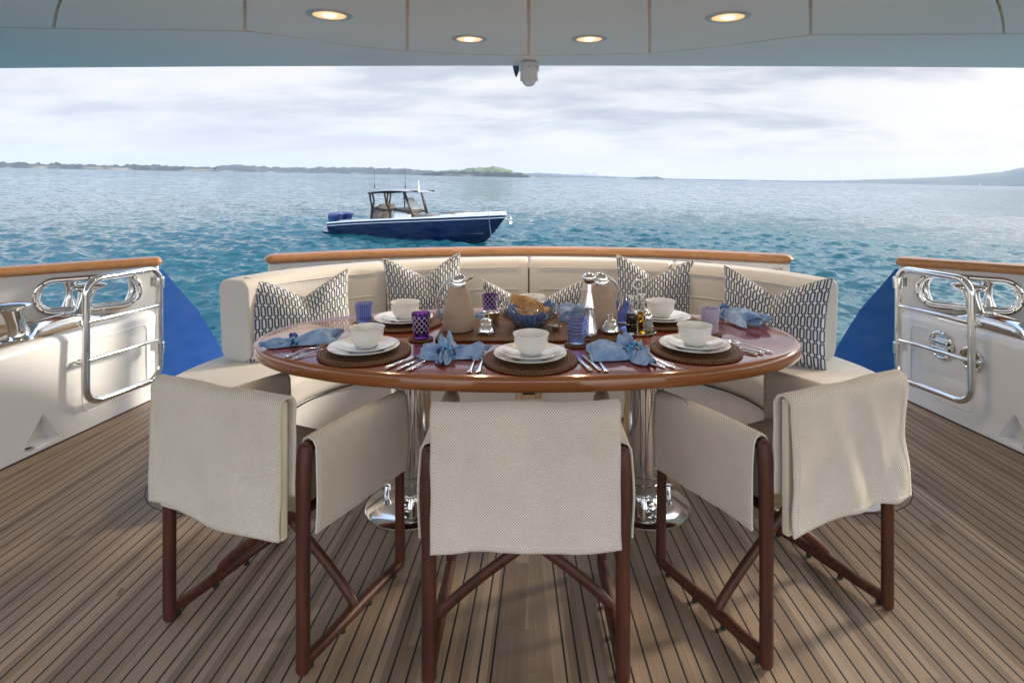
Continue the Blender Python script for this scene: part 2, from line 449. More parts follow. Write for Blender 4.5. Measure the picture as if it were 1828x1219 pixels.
# --- pillow lattice print (UV in metres)
m, nt, b = material('pillow_lattice', (.8, .78, .7), .85, 0, Sheen_Weight=.2); M_['pillow'] = m
uv = nt.coord('UV'); u, v, _ = nt.sep(uv)
wob = nt.m('MULTIPLY', nt.m('SUBTRACT', nt.noise(uv, 230, 2), .5), .06)
pu = nt.m('ADD', nt.m('DIVIDE', u, .0315), wob); pv = nt.m('ADD', nt.m('DIVIDE', v, .067), nt.m('MULTIPLY', wob, .5))
fx = nt.m('SUBTRACT', pu, nt.m('ROUND', pu)); fy = nt.m('SUBTRACT', pv, nt.m('ROUND', pv))   # -.5...5
axx = nt.m('ABSOLUTE', fx); ayy = nt.m('ABSOLUTE', fy)
ix = nt.m('SUBTRACT', .5, axx); iy = nt.m('SUBTRACT', .5, ayy)         # distance to the cell border
rect = nt.m('MULTIPLY', nt.m('LESS_THAN', axx, .165), nt.m('LESS_THAN', ayy, .335))
stem = nt.m('LESS_THAN', ix, .065)
cross = nt.m('MULTIPLY', nt.m('LESS_THAN', ix, .26), nt.m('LESS_THAN', iy, .070))
cr2 = nt.m('MULTIPLY', nt.m('LESS_THAN', ix, .15), nt.m('LESS_THAN', iy, .12))
link = nt.m('LESS_THAN', axx, .035); link = nt.m('MULTIPLY', link, nt.m('LESS_THAN', iy, .10))
msk = nt.m('MAXIMUM', nt.m('MAXIMUM', rect, stem), nt.m('MAXIMUM', nt.m('MAXIMUM', cross, cr2), link))
cr = nt.noise(uv, 350, 2)
c = nt.mix(msk, (.016, .062, .165), nt.mix(cr, (.57, .56, .52), (.77, .76, .71)))
nt.put(b.inputs['Base Color'], c); nt.put(b.inputs['Normal'], nt.bump(nt.m('ADD', nt.m('MULTIPLY', msk, .7), cr), .4, .0015))

# --- porcelain
m, nt, b = material('porcelain', (.86, .865, .85), .12, 0, Coat_Weight=.5, Coat_Roughness=.03, Subsurface_Weight=.08); M_['china'] = m
b.inputs['Subsurface Radius'].default_value = (.01, .01, .01)
n = nt.noise(nt.coord(), 14, 2); nt.put(b.inputs['Normal'], nt.bump(n, .03, .004))

# --- wicker
def wicker(name, radial, c1=(.030, .010, .005), c2=(.33, .16, .070)):
    m, nt, b = material(name, c1, .55); M_[name] = m; b.inputs['Specular IOR Level'].default_value = .25
    o = nt.coord(); x, y, z = nt.sep(o)
    if radial:
        r = nt.m('SQRT', nt.m('ADD', nt.m('MULTIPLY', x, x), nt.m('MULTIPLY', y, y))); a = nt.m('ARCTAN2', y, x)
        ring = nt.m('SINE', nt.m('MULTIPLY', r, 2*pi/.0115))
        rib = nt.m('SINE', nt.m('ADD', nt.m('MULTIPLY', a, 84.0), nt.m('MULTIPLY', nt.m('FLOOR', nt.m('DIVIDE', r, .0115)), pi)))
        k = nt.m('ADD', nt.m('MULTIPLY', ring, .5), nt.m('MULTIPLY', rib, .5))
    else:
        a1 = nt.m('SINE', nt.m('MULTIPLY', x, 2*pi/.012)); a2 = nt.m('SINE', nt.m('ADD', nt.m('MULTIPLY', y, 2*pi/.008), nt.m('MULTIPLY', nt.m('FLOOR', nt.m('DIVIDE', x, .006)), pi)))
        k = nt.m('ADD', nt.m('MULTIPLY', a1, .3), nt.m('MULTIPLY', a2, .7))
    n = nt.noise(o, 90, 4); kk = nt.m('ADD', nt.mapr(k, -1, 1), nt.m('MULTIPLY', nt.m('SUBTRACT', n, .5), .6))
    big = nt.noise(o, 18, 3)
    c = nt.mix(nt.mapr(kk, .38, .80), c1, c2); c = nt.mix(nt.mapr(big, .4, .65, 0, .4), c, (.16, .09, .055))
    nt.put(b.inputs['Base Color'], c); nt.put(b.inputs['Normal'], nt.bump(kk, .9, .003))
wicker('wicker_round', True); wicker('wicker_runner', False)

# --- napkin linen with a drawn-thread hem and small embroidered crosses (UV in metres)
m, nt, b = material('napkin_linen', (.25, .42, .68), .8, 0, Sheen_Weight=.2); M_['napkin'] = m
uv = nt.coord('UV'); u, v, _ = nt.sep(uv)
cell = .064
cu = nt.m('DIVIDE', u, cell); cvv = nt.m('DIVIDE', v, cell)
fu = nt.m('MULTIPLY', nt.m('SUBTRACT', cu, nt.m('ROUND', cu)), cell); fv = nt.m('MULTIPLY', nt.m('SUBTRACT', cvv, nt.m('ROUND', cvv)), cell)
au, av = nt.m('ABSOLUTE', fu), nt.m('ABSOLUTE', fv)
diag = nt.m('LESS_THAN', nt.m('ABSOLUTE', nt.m('SUBTRACT', au, av)), .0013)
inn = nt.m('LESS_THAN', nt.m('MAXIMUM', au, av), .0062)
cross = nt.m('MULTIPLY', diag, inn)
hem = nt.m('LESS_THAN', nt.m('ABSOLUTE', nt.m('SUBTRACT', v, .012)), .0013)
dash = nt.m('GREATER_THAN', nt.m('SINE', nt.m('MULTIPLY', u, 2*pi/.004)), -.1); hem = nt.m('MULTIPLY', hem, dash)
n = nt.noise(uv, 400, 3); n2 = nt.noise(nt.coord(), 26, 4)
c = nt.mix(nt.mapr(n2, .3, .7), (.15, .31, .61), (.42, .59, .86)); c = nt.mix(nt.m('MULTIPLY', nt.m('MAXIMUM', cross, hem), .9), c, (.02, .045, .15))
nt.put(b.inputs['Base Color'], c); nt.put(b.inputs['Normal'], nt.bump(nt.m('ADD', nt.m('MULTIPLY', n, .3), nt.noise(nt.coord(), 60, 3)), .35, .0025))
simple('napkin_deep', (.10, .22, .47), .8); simple('hem_thread', (.66, .62, .55), .8)

# --- glass
def glass(name, col, pattern=None, rough=.0):
    m, nt, b = material(name, col, rough, 0, Transmission_Weight=1.0, IOR=1.45); M_[name] = m
    if pattern:
        uv = nt.coord('UV'); u, v, _ = nt.sep(uv)
        if pattern == 'diamond':
            a = nt.m('MULTIPLY', u, 11.0); c_ = nt.m('MULTIPLY', v, 11/.26)
            p1 = nt.m('ABSOLUTE', nt.m('SUBTRACT', nt.m('FRACT', nt.m('ADD', a, c_)), .5)); p2 = nt.m('ABSOLUTE', nt.m('SUBTRACT', nt.m('FRACT', nt.m('SUBTRACT', a, c_)), .5))
            ln = nt.mapr(nt.m('MINIMUM', p1, p2), .05, .09, 1, 0)
            # keep the cut lines off the thick foot and the rim
            ln = nt.m('MULTIPLY', ln, nt.m('MULTIPLY', nt.m('GREATER_THAN', v, .055), nt.m('LESS_THAN', v, .125)))
        elif pattern == 'flute':
            ln = nt.mapr(nt.m('ABSOLUTE', nt.m('SUBTRACT', nt.m('FRACT', nt.m('MULTIPLY', u, 26.0)), .5)), .10, .2, .5, 0)
        elif pattern == 'ring':
            ln = nt.mapr(nt.m('ABSOLUTE', nt.m('SUBTRACT', nt.m('FRACT', nt.m('DIVIDE', v, .014)), .5)), .10, .2, .35, 0)
        elif pattern == 'brick':
            a = nt.m('FRACT', nt.m('MULTIPLY', u, 12.0)); r_ = nt.m('FRACT', nt.m('DIVIDE', v, .017))
            p1 = nt.m('MINIMUM', nt.m('ABSOLUTE', nt.m('SUBTRACT', a, .5)), nt.m('ABSOLUTE', nt.m('SUBTRACT', r_, .5)))
            cc = nt.m('ABSOLUTE', nt.m('SUBTRACT', nt.m('SQRT', nt.m('ADD', nt.m('POWER', nt.m('SUBTRACT', nt.m('FRACT', nt.m('ADD', a, .5)), .5), 2.0), nt.m('POWER', nt.m('SUBTRACT', nt.m('FRACT', nt.m('ADD', r_, .5)), .5), 2.0))), .22))
            ln = nt.mapr(nt.m('MINIMUM', p1, cc), .07, .14, 1.0, 0)
        nt.put(b.inputs['Base Color'], nt.mix(ln, col, (.75, .72, .88)))
        nt.put(b.inputs['Transmission Weight'], nt.mapr(ln, 0, 1, 1.0, .15)); nt.put(b.inputs['Roughness'], nt.mapr(ln, 0, 1, .0, .35))
        nt.put(b.inputs['Normal'], nt.bump(ln, .5, .002))
    return m
glass('clear_glass', (.97, .98, .98))
glass('purple_diamond', (.25, .08, .44), 'diamond'); glass('purple_brick', (.40, .24, .60), 'brick')
glass('blue_flute', (.34, .48, .95), 'flute'); glass('blue_ring', (.50, .62, .97), 'ring')
glass('amber_oil', (.75, .42, .02)); simple('vinegar', (.008, .004, .003), .1)
simple('salt', (.75, .74, .72), .6)
# jug stone jacket
m, nt, b = material('stone_jacket', (.42, .30, .225), .62); M_['stone'] = m
n = nt.noise(nt.coord(), 200, 3); n2 = nt.noise(nt.scale(nt.coord(), (8, 8, 40)), 1, 3)
nt.put(b.inputs['Base Color'], nt.mix(n2, (.40, .29, .22), (.50, .37, .28))); nt.put(b.inputs['Normal'], nt.bump(n, .2, .001))
# bread
m, nt, b = material('bread_crust', (.55, .30, .12), .6); M_['bread'] = m
n = nt.noise(nt.coord(), 35, 5, .6); nt.put(b.inputs['Base Color'], nt.ramp(n, [(.25, (.20, .085, .025)), (.5, (.52, .26, .09)), (.75, (.72, .47, .24))]))
nt.put(b.inputs['Normal'], nt.bump(n, .5, .004))
BEADS = [simple('bead_'+nm, c, .12, 0, Coat_Weight=.6) for nm, c in (('cobalt', (.015, .03, .40)), ('navy', (.01, .015, .14)), ('turquoise', (.03, .42, .62)), ('sky', (.20, .50, .85)))]

# lamps
m, nt, b = material('lamp_glow', (1, .7, .4), .4); M_['lamp_refl'] = m
b.inputs['Emission Color'].default_value = (1.0, .56, .24, 1); b.inputs['Emission Strength'].default_value = .95
m, nt, b = material('lamp_bulb', (1, .9, .7), .4); M_['lamp_bulb'] = m
b.inputs['Emission Color'].default_value = (1.0, .82, .52, 1); b.inputs['Emission Strength'].default_value = 1.6

# --- sea
m, nt, b = material('sea_water', (.004, .05, .07), .06, 0, IOR=1.333); M_['sea'] = m
o = nt.coord(); x, y, z = nt.sep(o)
dist = nt.m('SQRT', nt.m('ADD', nt.m('MULTIPLY', x, x), nt.m('MULTIPLY', y, y)))
n4 = nt.noise(nt.scale(o, (.006, .018, .01)), 1.0, 5, .6, .5)
def wavelet(sc, amp, a=None, b2=None, det=3):
    c = nt.noise(nt.scale(o, sc), 1.0, det, .6, .35, out=1)
    v = nt.new('ShaderNodeVectorMath', operation='SUBTRACT'); nt.put(v.inputs[0], c); v.inputs[1].default_value = (.5, .5, .5)
    w_ = nt.new('ShaderNodeVectorMath', operation='MULTIPLY'); nt.put(w_.inputs[0], v.outputs[0]); w_.inputs[1].default_value = (amp, amp*1.5, 0)
    if a is None: return w_.outputs[0]
    u = nt.new('ShaderNodeVectorMath', operation='SCALE'); nt.put(u.inputs[0], w_.outputs[0]); nt.put(u.inputs['Scale'], nt.mapr(dist, a, b2, 0, 1)); return u.outputs[0]
def vadd(p, q):
    v = nt.new('ShaderNodeVectorMath', operation='ADD'); nt.put(v.inputs[0], p); nt.put(v.inputs[1], q); return v.outputs[0]
geo = nt.new('ShaderNodeNewGeometry')
N = vadd(geo.outputs['Normal'], wavelet((3.2, 5.2, 1), .85, None, None, 5))
N = vadd(N, wavelet((.85, 1.3, 1), .85, 25, 110, 4)); N = vadd(N, wavelet((.22, .30, 1), 1.2, 70, 300, 3)); N = vadd(N, wavelet((.05, .055, 1), 1.2, 250, 1100, 3)); N = vadd(N, wavelet((.010, .008, 1), 1.0, 1000, 4000, 3))
nn = nt.new('ShaderNodeVectorMath', operation='NORMALIZE'); nt.put(nn.inputs[0], N)
nt.put(b.inputs['Normal'], nn.outputs[0])
nt.put(b.inputs['Base Color'], nt.mix(nt.mapr(n4, .38, .62), (.003, .048, .061), (.008, .072, .086)))
nt.put(b.inputs['Roughness'], nt.mapr(dist, 30, 1500, .05, .12))

# --- land
m, nt, b = material('headland', (.04, .06, .04), .9); M_['land'] = m
o = nt.coord(); x, y, z = nt.sep(o); n = nt.noise(o, .02, 5, .6); n2 = nt.noise(o, .004, 3)
lo = nt.m('MULTIPLY', nt.mapr(z, 6, 12, 1, 0), nt.mapr(nt.noise(o, .006, 3), .50, .60))
c = nt.mix(nt.mapr(n, .35, .65), (.012, .020, .018), (.040, .050, .036)); c = nt.mix(lo, c, (.22, .18, .14))
nt.put(b.inputs['Base Color'], c)
m, nt, b = material('green_hill', (.10, .15, .04), .9); M_['green'] = m
n = nt.noise(nt.coord(), .03, 4); nt.put(b.inputs['Base Color'], nt.mix(nt.mapr(n, .4, .6), (.055, .085, .028), (.10, .125, .045)))
m, nt, b = material('volcano', (.04, .055, .05), .9); M_['volc'] = m
n = nt.noise(nt.scale(nt.coord(), (1, 1, 3)), .003, 6, .6); nt.put(b.inputs['Base Color'], nt.mix(nt.mapr(n, .35, .65), (.03, .045, .035), (.07, .08, .06)))
simple('tower', (.40, .40, .40), .6)
simple('dark_vinyl', (.11, .095, .085), .5); simple('grey_screen', (.35, .37, .38), .25)
# ------------------------------------------------------------------ sea frame: the yacht lies a degree over to starboard, so the sea is tilted in her frame
SEA = Matrix.Translation((0, 0, -1.9)) @ Matrix.Rotation(math.radians(1.08), 4, 'Y')
def at_sea(o): o.matrix_basis = SEA @ o.matrix_basis; return o

# --- water
rng = np.random.default_rng(3)
rr = np.concatenate([np.linspace(.5, 8.5, 14), 1/np.linspace(1/9., 1/12500., 760)])
aa = np.concatenate([np.radians(np.linspace(-170, -62, 20)), np.radians(np.linspace(-60, 60, 900)), np.radians(np.linspace(62, 170, 20))])
R, A = np.meshgrid(rr, aa, indexing='ij')
X = R*np.sin(A); Yy = R*np.cos(A); Z = np.zeros_like(X); DX = np.zeros_like(X); DY = np.zeros_like(X)
dr = np.gradient(rr)[:, None]*np.ones_like(X); da = R*math.radians(.14)
cellsz = np.maximum(dr*.9, da)
wind = math.radians(200)
for i in range(110):
    lam = .30*(13.0)**(rng.random())      # .3 .. 3.9 m
    th = wind+rng.normal()*.42; kx, ky = math.sin(th)*2*pi/lam, math.cos(th)*2*pi/lam
    amp = .0105*lam**.70 * (.5+rng.random()) * (0.22 if lam > 2.2 else (.42 if lam > 1.3 else .72))
    ph = rng.random()*2*pi
    att = np.clip((lam/cellsz-2.2)/2.5, 0, 1)
    P = kx*X+ky*Yy+ph
    Z += amp*att*np.sin(P); q = .75
    DX += -q*amp*att*math.sin(th)*-np.cos(P); DY += -q*amp*att*math.cos(th)*-np.cos(P)
Z *= 1+.35*np.sin(X*.07+1)*np.sin(Yy*.05)
X2 = X+DX; Y2 = np.maximum(Yy+DY, -1400)
nr_, na_ = X.shape
idx = np.arange(nr_*na_).reshape(nr_, na_)
F = np.stack([idx[:-1, :-1], idx[:-1, 1:], idx[1:, 1:], idx[1:, :-1]], -1).reshape(-1, 4)[:, ::-1]
me = bpy.data.meshes.new('sea'); nv = nr_*na_
me.vertices.add(nv); me.vertices.foreach_set('co', np.stack([X2, Y2, Z], -1).ravel())
me.loops.add(F.size); me.loops.foreach_set('vertex_index', F.ravel().astype(np.int32))
me.polygons.add(len(F)); me.polygons.foreach_set('loop_start', np.arange(0, F.size, 4, dtype=np.int32))
me.polygons.foreach_set('use_smooth', np.ones(len(F), bool)); me.update(); me.validate()
me.materials.append(M_['sea'])
sea = bpy.data.objects.new('sea', me); C.objects.link(sea); at_sea(sea); tag(sea, kind='structure', label='choppy blue-green sea reaching to the horizon')

# --- far land. lists of (pixel column in the photo, height in pixels) turned once into bearings and metres
def land(name, prof, dist, mat, depth, label, rough=0.0, seed=0, floor=0):
    mb = MB(); n = 260; x0, x1 = prof[0][0], prof[-1][0]; rings = []
    for i in range(n+1):
        px = x0+(x1-x0)*i/n
        for (a, ha), (b_, hb) in zip(prof, prof[1:]):
            if a <= px <= b_: h = ha+(hb-ha)*(px-a)/(b_-a); break
        H = h/1060*dist; X0 = (px-944)/1060*dist
        jag = rough*(noise.noise(Vector((px*.09, seed, 0)))+.7*noise.noise(Vector((px*.33, seed, 3)))+.5*noise.noise(Vector((px*.9, seed, 9))))/1060*dist
        H = max(H+jag*min(1, h/3), .02)
        row = []
        for k in range(13):
            t = k/12; f = math.sin(pi*min(1, .12+t))**.6 if t < .88 else math.sin(pi*t)**.9
            f = (t/.25)**.5 if t < .25 else (1 if t < .5 else max(0, math.cos((t-.5)*pi)))
            nz = 1+(.25 if seed in (1, 2, 4, 8) else .04)*noise.noise(Vector((px*.12, t*5, seed)))*(1 if k not in (0, 12) else 0)
            yy = dist+depth*t+(noise.noise(Vector((px*.05, seed+5, 0)))*depth*.1*(seed in (1, 4, 2, 8)))
            row.append((X0*yy/dist, yy, H*f*nz-(2 if k in (0, 12) else 0)))
        rings.append(row)
    V = [p for r_ in rings for p in r_]; Fc = []
    for i in range(n):
        for k in range(12): Fc.append((i*13+k, (i+1)*13+k, (i+1)*13+k+1, i*13+k+1))
    mb.add(V, Fc); o = mb.build(name, M_[mat], ang=180); at_sea(o); tag(o, label=label, kind='structure'); return o
land('hills_far_shore', [(300,0),(385,7),(405,12),(440,12),(480,9),(540,9),(590,11),(640,12),(720,11),(770,8),(830,5),(880,3),(1000,2)], 4300, 'land', 500, 'low wooded far shore behind the tender', 2.4, 4)
land('headland', [(-260,7),(-100,8),(0,9),(40,8),(90,7),(130,8),(165,7),(230,9),(275,9),(330,8),(370,8),(386,5),(394,0)], 2500, 'land', 260, 'low dark wooded headland on the left horizon', 3.0, 1)
land('hill_island', [(752,0),(768,6),(800,10),(840,14),(862,16),(885,18),(905,14),(925,6),(940,3),(955,0)], 2900, 'green', 300, 'small island with a rounded grassy green hill', .5, 2)
land('island_shore', [(748,0),(758,5),(800,8),(850,9),(905,9),(930,7),(945,4),(957,0)], 2840, 'land', 60, 'dark tree-lined foot of the grassy island', 2.0, 8)
land('hills_city_shore', [(880,3),(960,8),(1010,6),(1060,5),(1120,3),(1200,2),(1450,1.5)], 9000, 'land', 700, 'pale low land under the distant towers', 1.0, 5)
land('small_island', [(1124,0),(1135,3),(1150,5),(1162,4.5),(1172,5.5),(1184,3),(1192,0)], 6300, 'land', 260, 'tiny hazy flat island right of the towers', .5, 6)
land('low_shore', [(1140,.4),(1250,2.2),(1380,2.6),(1440,2.6),(1600,2)], 6900, 'land', 400, 'thin hazy line of low shore on the right horizon', .8, 7)
land('volcano_island', [(1385,0),(1420,2.4),(1500,5),(1560,8),(1620,11),(1680,15),(1730,19),(1790,27),(1828,36),(1900,46),(1990,56),(2080,50),(2250,30),(2450,8)], 5600, 'volc', 900, 'broad low volcanic island rising at the right edge', .35, 9)
# trees standing along the headland ridge: a wood nobody could count
mb = MB(); random.seed(5)
ico = bmesh.new(); bmesh.ops.create_icosphere(ico, subdivisions=1, radius=1); IV = [v.co.copy() for v in ico.verts]; IF = [[v.index for v in f.verts] for f in ico.faces]; ico.free()
def blob(mb, c, r, sz=1.0, j=.25):
    mb.add([(c[0]+v.x*r*(1+random.uniform(-j, j)), c[1]+v.y*r, c[2]+v.z*r*sz*(1+random.uniform(-j, j))) for v in IV], IF)
for i in range(520):
    px = random.uniform(-120, 388); g = noise.noise(Vector((px*.045, 2.2, 0)))+.5*noise.noise(Vector((px*.2, 5, 0)))
    d_ = 2560+random.uniform(0, 120); r_ = random.uniform(3, 7)*(1+max(0, g)*1.1)
    blob(mb, ((px-944)/1060*d_, d_, (4.8+4.2*g+random.uniform(-1, 1))/1060*d_+2), r_*.85)
for i in range(300):
    px = random.uniform(385, 770); g = noise.noise(Vector((px*.05, 7.2, 0))); d_ = 4380+random.uniform(0, 160)
    blob(mb, ((px-944)/1060*d_, d_, (7+3*g)/1060*d_), random.uniform(5, 13))
o = mb.build('woodland', M_['land'], smooth=False); at_sea(o); tag(o, 'dark woodland along the ridge of the left shore', 'woodland', kind='stuff')

# --- distant city towers
tw = [(1023,5,2.2),(1026,7,1.6),(1030,8,2.2),(1033,6,1.4),(1039,10,1.8),(1041,8,2.0),(1045,12,1.6),(1047,9,2),(1050,8,1.6),(1053,7,2),(1056,9,1.2),(1060,11,2.2),(1063,9,1.6),(1066,7,1.6)]
dd = 9100
where = ['westmost of the hazy towers', 'second', 'third', 'fourth', 'fifth', 'sixth', 'seventh', 'eighth', 'ninth', 'tenth', 'eleventh', 'twelfth', 'thirteenth', 'fourteenth']
def px2(px, d_): return (px-944)/1060*d_
for i, (px, h, w_) in enumerate(tw):
    mb = MB(); wx = w_/1060*dd; H = h/1060*dd+6
    mb.box((0, 0, H*.46), (wx, wx, H*.92)); mb.box((0, 0, H*.96), (wx*.6, wx*.6, H*.08)); mb.box((wx*.2, 0, H*1.02), (wx*.12, wx*.12, H*.06))
    o = mb.build('distant_tower', M_['tower'], smooth=False); o.location = (px2(px, dd), dd, 0); at_sea(o)
    tag(o, 'pale hazy high-rise on the city skyline, %s from the left along it' % (['first', 'second', 'third', 'fourth', 'fifth', 'sixth', 'seventh', 'eighth', 'ninth', 'tenth', 'eleventh', 'twelfth', 'thirteenth', 'fourteenth'][i]), 'tower', 'towers of the distant city')
mb = MB(); s_ = dd/1060
mb.lathe([(1.1*s_*.5, 0), (.7*s_*.5, 10*s_), (.7*s_*.5, 12*s_), (1.9*s_*.5, 12.6*s_), (2.0*s_*.5, 13.6*s_), (.8*s_*.5, 14.4*s_), (.35*s_*.5, 16*s_), (.15*s_*.5, 20*s_)], 12)
o = mb.build('telecom_tower', M_['tower']); o.location = (px2(1035, dd), dd, 0); at_sea(o)
tag(o, 'tall needle tower with a pod, highest point of the hazy skyline', 'tower')
# sailing boat and beacon in the far distance
mb = MB(); d_ = 5200; s_ = d_/1060
mb.loft([[Vector((x_*s_, y_*s_*w_, z_*s_*.5)) for y_, z_ in ((-.3, .6), (0, -.1), (.3, .6))] for x_, w_ in ((-1.4, .8), (0, 1), (1.6, .05))])
mb.tube([(0, 0, 0), (0, 0, 5*s_)], .12*s_, 6); mb.add([(-.1*s_, 0, .8*s_), (-1.3*s_, .15*s_, .8*s_), (-.05*s_, 0, 4.6*s_), (-.6*s_, .25*s_, 2*s_)], [(0, 1, 3), (1, 2, 3), (2, 0, 3)])
o = mb.build('sailing_boat', material('sailcloth', (.8, .8, .8), .7)[0]); o.location = (px2(1750, d_), d_, 0); at_sea(o); tag(o, 'tiny white sailing boat below the volcanic island', 'boat')
mb = MB(); d_ = 5500; s_ = d_/1060
mb.lathe([(1.2*s_, 0), (.9*s_, 2.5*s_), (.35*s_, 2.8*s_), (.3*s_, 6*s_), (.6*s_, 6.2*s_), (.5*s_, 7.2*s_), (0, 7.6*s_)], 10)
o = mb.build('beacon', M_['tower']); o.location = (px2(1503, d_), d_, 0); at_sea(o); tag(o, 'small beacon on the low right-hand shore', 'beacon')

# --- haze
mb = MB(); mb.box((0, 5600, 168), (25600, 14300, 344))
o = mb.build('haze', material('haze_air', (1, 1, 1))[0], smooth=False); hz = o.data.materials[0]; t_ = hz.node_tree
t_.nodes.remove(t_.nodes['Principled BSDF']); vp = t_.nodes.new('ShaderNodeVolumePrincipled')
vp.inputs['Color'].default_value = (.52, .60, .74, 1); vp.inputs['Density'].default_value = .00006; vp.inputs['Anisotropy'].default_value = 0
t_.links.new(vp.outputs[0], t_.nodes['Material Output'].inputs['Volume']); at_sea(o); tag(o, kind='stuff', label='thin sea haze', cat='haze')
scene.cycles.volume_bounces = 1

# ------------------------------------------------------------------ tender
def make_tender():
    hd = math.atan2(-4.7, 9.06)
    t = thing('centre_console_boat', 'navy blue centre-console motor boat with twin outboards lying off the stern', 'boat')
    t.matrix_basis = SEA @ Matrix.Translation((-10.45, 33.75, 0)) @ Matrix.Rotation(hd, 4, 'Z') @ Matrix.Scale(.895, 4)
    L = 11.7
    blue = material('boat_navy', (.0016, .007, .038), .15, 0, Coat_Weight=.35, Coat_Roughness=.05)[0]
    st = [0, .02, .1, .2, .3, .4, .5, .6, .7, .78, .85, .90, .94, .97, 1.0]
    def sheer(t_): return .62+1.0*t_**.85
    def beam(t_): return 1.5*(1-max(0, (t_-.45)/.55)**2.3)+.03
    def keel(t_): return -.45+ (0 if t_ < .8 else ((t_-.8)/.2)**1.7*1.95)
    rings = []
    for q in st:
        zs = sheer(q); b_ = beam(q); zk = min(keel(q), zs-.10); ch = zk+(.42 if q < .6 else .42+.5*(q-.6))
        ch = min(ch, zs-.06); bc = b_*(.86-.35*max(0, q-.5)); x_ = q*L
        row = [(x_, -b_, zs), (x_, -b_*.985, (zs+ch)*.5+.04), (x_, -bc, ch), (x_, -bc*.45, (zk+ch)*.5-.03), (x_, 0, zk), (x_, bc*.45, (zk+ch)*.5-.03), (x_, bc, ch), (x_, b_*.985, (zs+ch)*.5+.04), (x_, b_, zs)]
        rings.append(row)
    mb = MB(); n = 9; V = [p for r_ in rings for p in r_]; Fc = []
    for i in range(len(rings)-1):
        for k in range(n-1): Fc.append((i*n+k, i*n+k+1, (i+1)*n+k+1, (i+1)*n+k))
    Fc.append(tuple(range(n)))
    mb.add(V, Fc); mb.build('hull', blue, t, ang=30)
    white = M_['white']
    def band(z0, z1, off, name, mat, inw=0.0):
        mb = MB()
        for s_ in (-1, 1):
            rows = []
            for q in st:
                zs = sheer(q); b_ = beam(q); x_ = q*L+(.02 if q == 1 else 0)
                rows.append([(x_, s_*(b_+off), zs+z0), (x_, s_*(b_+off), zs+z1), (x_, s_*max(b_-inw, .0), zs+z1+.01), (x_, s_*max(b_-inw, 0), zs+z0)])
            mb.loft(rows)
        return mb.build(name, mat, t, ang=40)
    band(-.02, .055, .025, 'gunwale', white, .30)
    band(-.175, -.15, .012, 'stripe', material('boat_stripe', (.55, .6, .68), .3)[0], .02)
    # deck inside and foredeck
    mb = MB(); rows = []
    for q in st[:-3]:
        b_ = beam(q)-.1; x_ = q*L; zz_ = .42+.3*max(0, q-.5)
        rows.append([(x_, -b_, zz_), (x_, b_, zz_)])
    V = [p for r_ in rows for p in r_]; mb.add(V, [(2*i, 2*i+2, 2*i+3, 2*i+1) for i in range(len(rows)-1)]); mb.build('cockpit_sole', M_['grey_screen'], t)
    mb = MB(); rows = []
    for q in (.70, .78, .85, .90, .94, .97, .999):
        b_ = max(beam(q)-.05, .01); x_ = q*L; z_ = sheer(q)+.09
        rows.append([(x_, -b_, z_), (x_, -b_*.5, z_+.05), (x_, 0, z_+.07), (x_, b_*.5, z_+.05), (x_, b_, z_)])
    V = [p for r_ in rows for p in r_]; mb.add(V, [(5*i+k, 5*i+5+k, 5*i+6+k, 5*i+1+k) for i in range(6) for k in range(4)]); mb.build('foredeck', white, t, solid=.04)
    mb = MB(); mb.box((8.4, -.5, 1.60), (1.0, .5, .06)); mb.box((8.4, .5, 1.60), (1.0, .5, .06)); mb.build('bow_hatch', M_['dark_vinyl'], t, bevel=.02)
    mb = MB(); mb.box((6.55, 0, 1.22), (1.5, 1.3, .34)); mb.build('bow_seat', M_['dark_vinyl'], t, bevel=.06)
    mb = MB(); mb.box((1.7, 0, .66), (2.3, 2.3, .34)); mb.build('aft_cushion', material('boat_teal', (.13, .14, .15), .6)[0], t, bevel=.05)
    # console
    mb = MB(); pr = [(4.35, .42), (4.45, 1.35), (4.55, 1.52), (5.35, 1.45), (5.75, 1.20), (6.05, .42)]
    mb.loft([[(a, s_*w_, b_) for a, b_ in pr] for s_, w_ in ((-1, .62), (-1, .55), (1, .55), (1, .62))][::1]); mb.build('console', white, t, ang=30, bevel=.05)
    mb = MB(); mb.loft([[(a, y_, b_) for a, b_ in ((4.55, 1.48), (5.55, 1.40), (5.62, 1.66), (4.55, 1.72))] for y_ in (-.57, .57)]); mb.build('dash', M_['dark_vinyl'], t, bevel=.02)
    scr = material('boat_screen', (.30, .33, .34), .08, 0, Alpha=.55)[0]
    mb = MB(); mb.loft([[(5.58, y_, 1.66), (5.60, y_, 1.66), (4.98, y_*.9, 2.32), (4.94, y_*.9, 2.32)] for y_ in (-.56, .56)]); mb.build('windshield', scr, t)
    mb = MB(); mb.tube([(4.25+.04*math.cos(a), .28*math.cos(a), 1.38+.28*math.sin(a)) for a in np.linspace(0, 2*pi, 20)[:-1]], .025, 6, closed=True); mb.tube([(4.25, 0, 1.38), (4.45, 0, 1.32)], .03, 6); mb.build('wheel', M_['black'], t)
    # leaning post
    mb = MB(); mb.box((3.0, 0, 1.0), (.6, 1.25, .95)); mb.build('leaning_post', M_['dark_vinyl'], t, bevel=.04)
    mb = MB(); mb.box((3.05, 0, 1.53), (.62, 1.35, .16)); mb.box((3.38, 0, 1.72), (.16, 1.35, .36)); mb.box((2.86, 0, 1.66), (.22, 1.3, .14)); mb.build('helm_seat', material('boat_seat', (.13, .11, .10), .6)[0], t, bevel=.05)
    # hardtop and legs
    mb = MB(); xs = np.linspace(0, 1, 14); rows = []
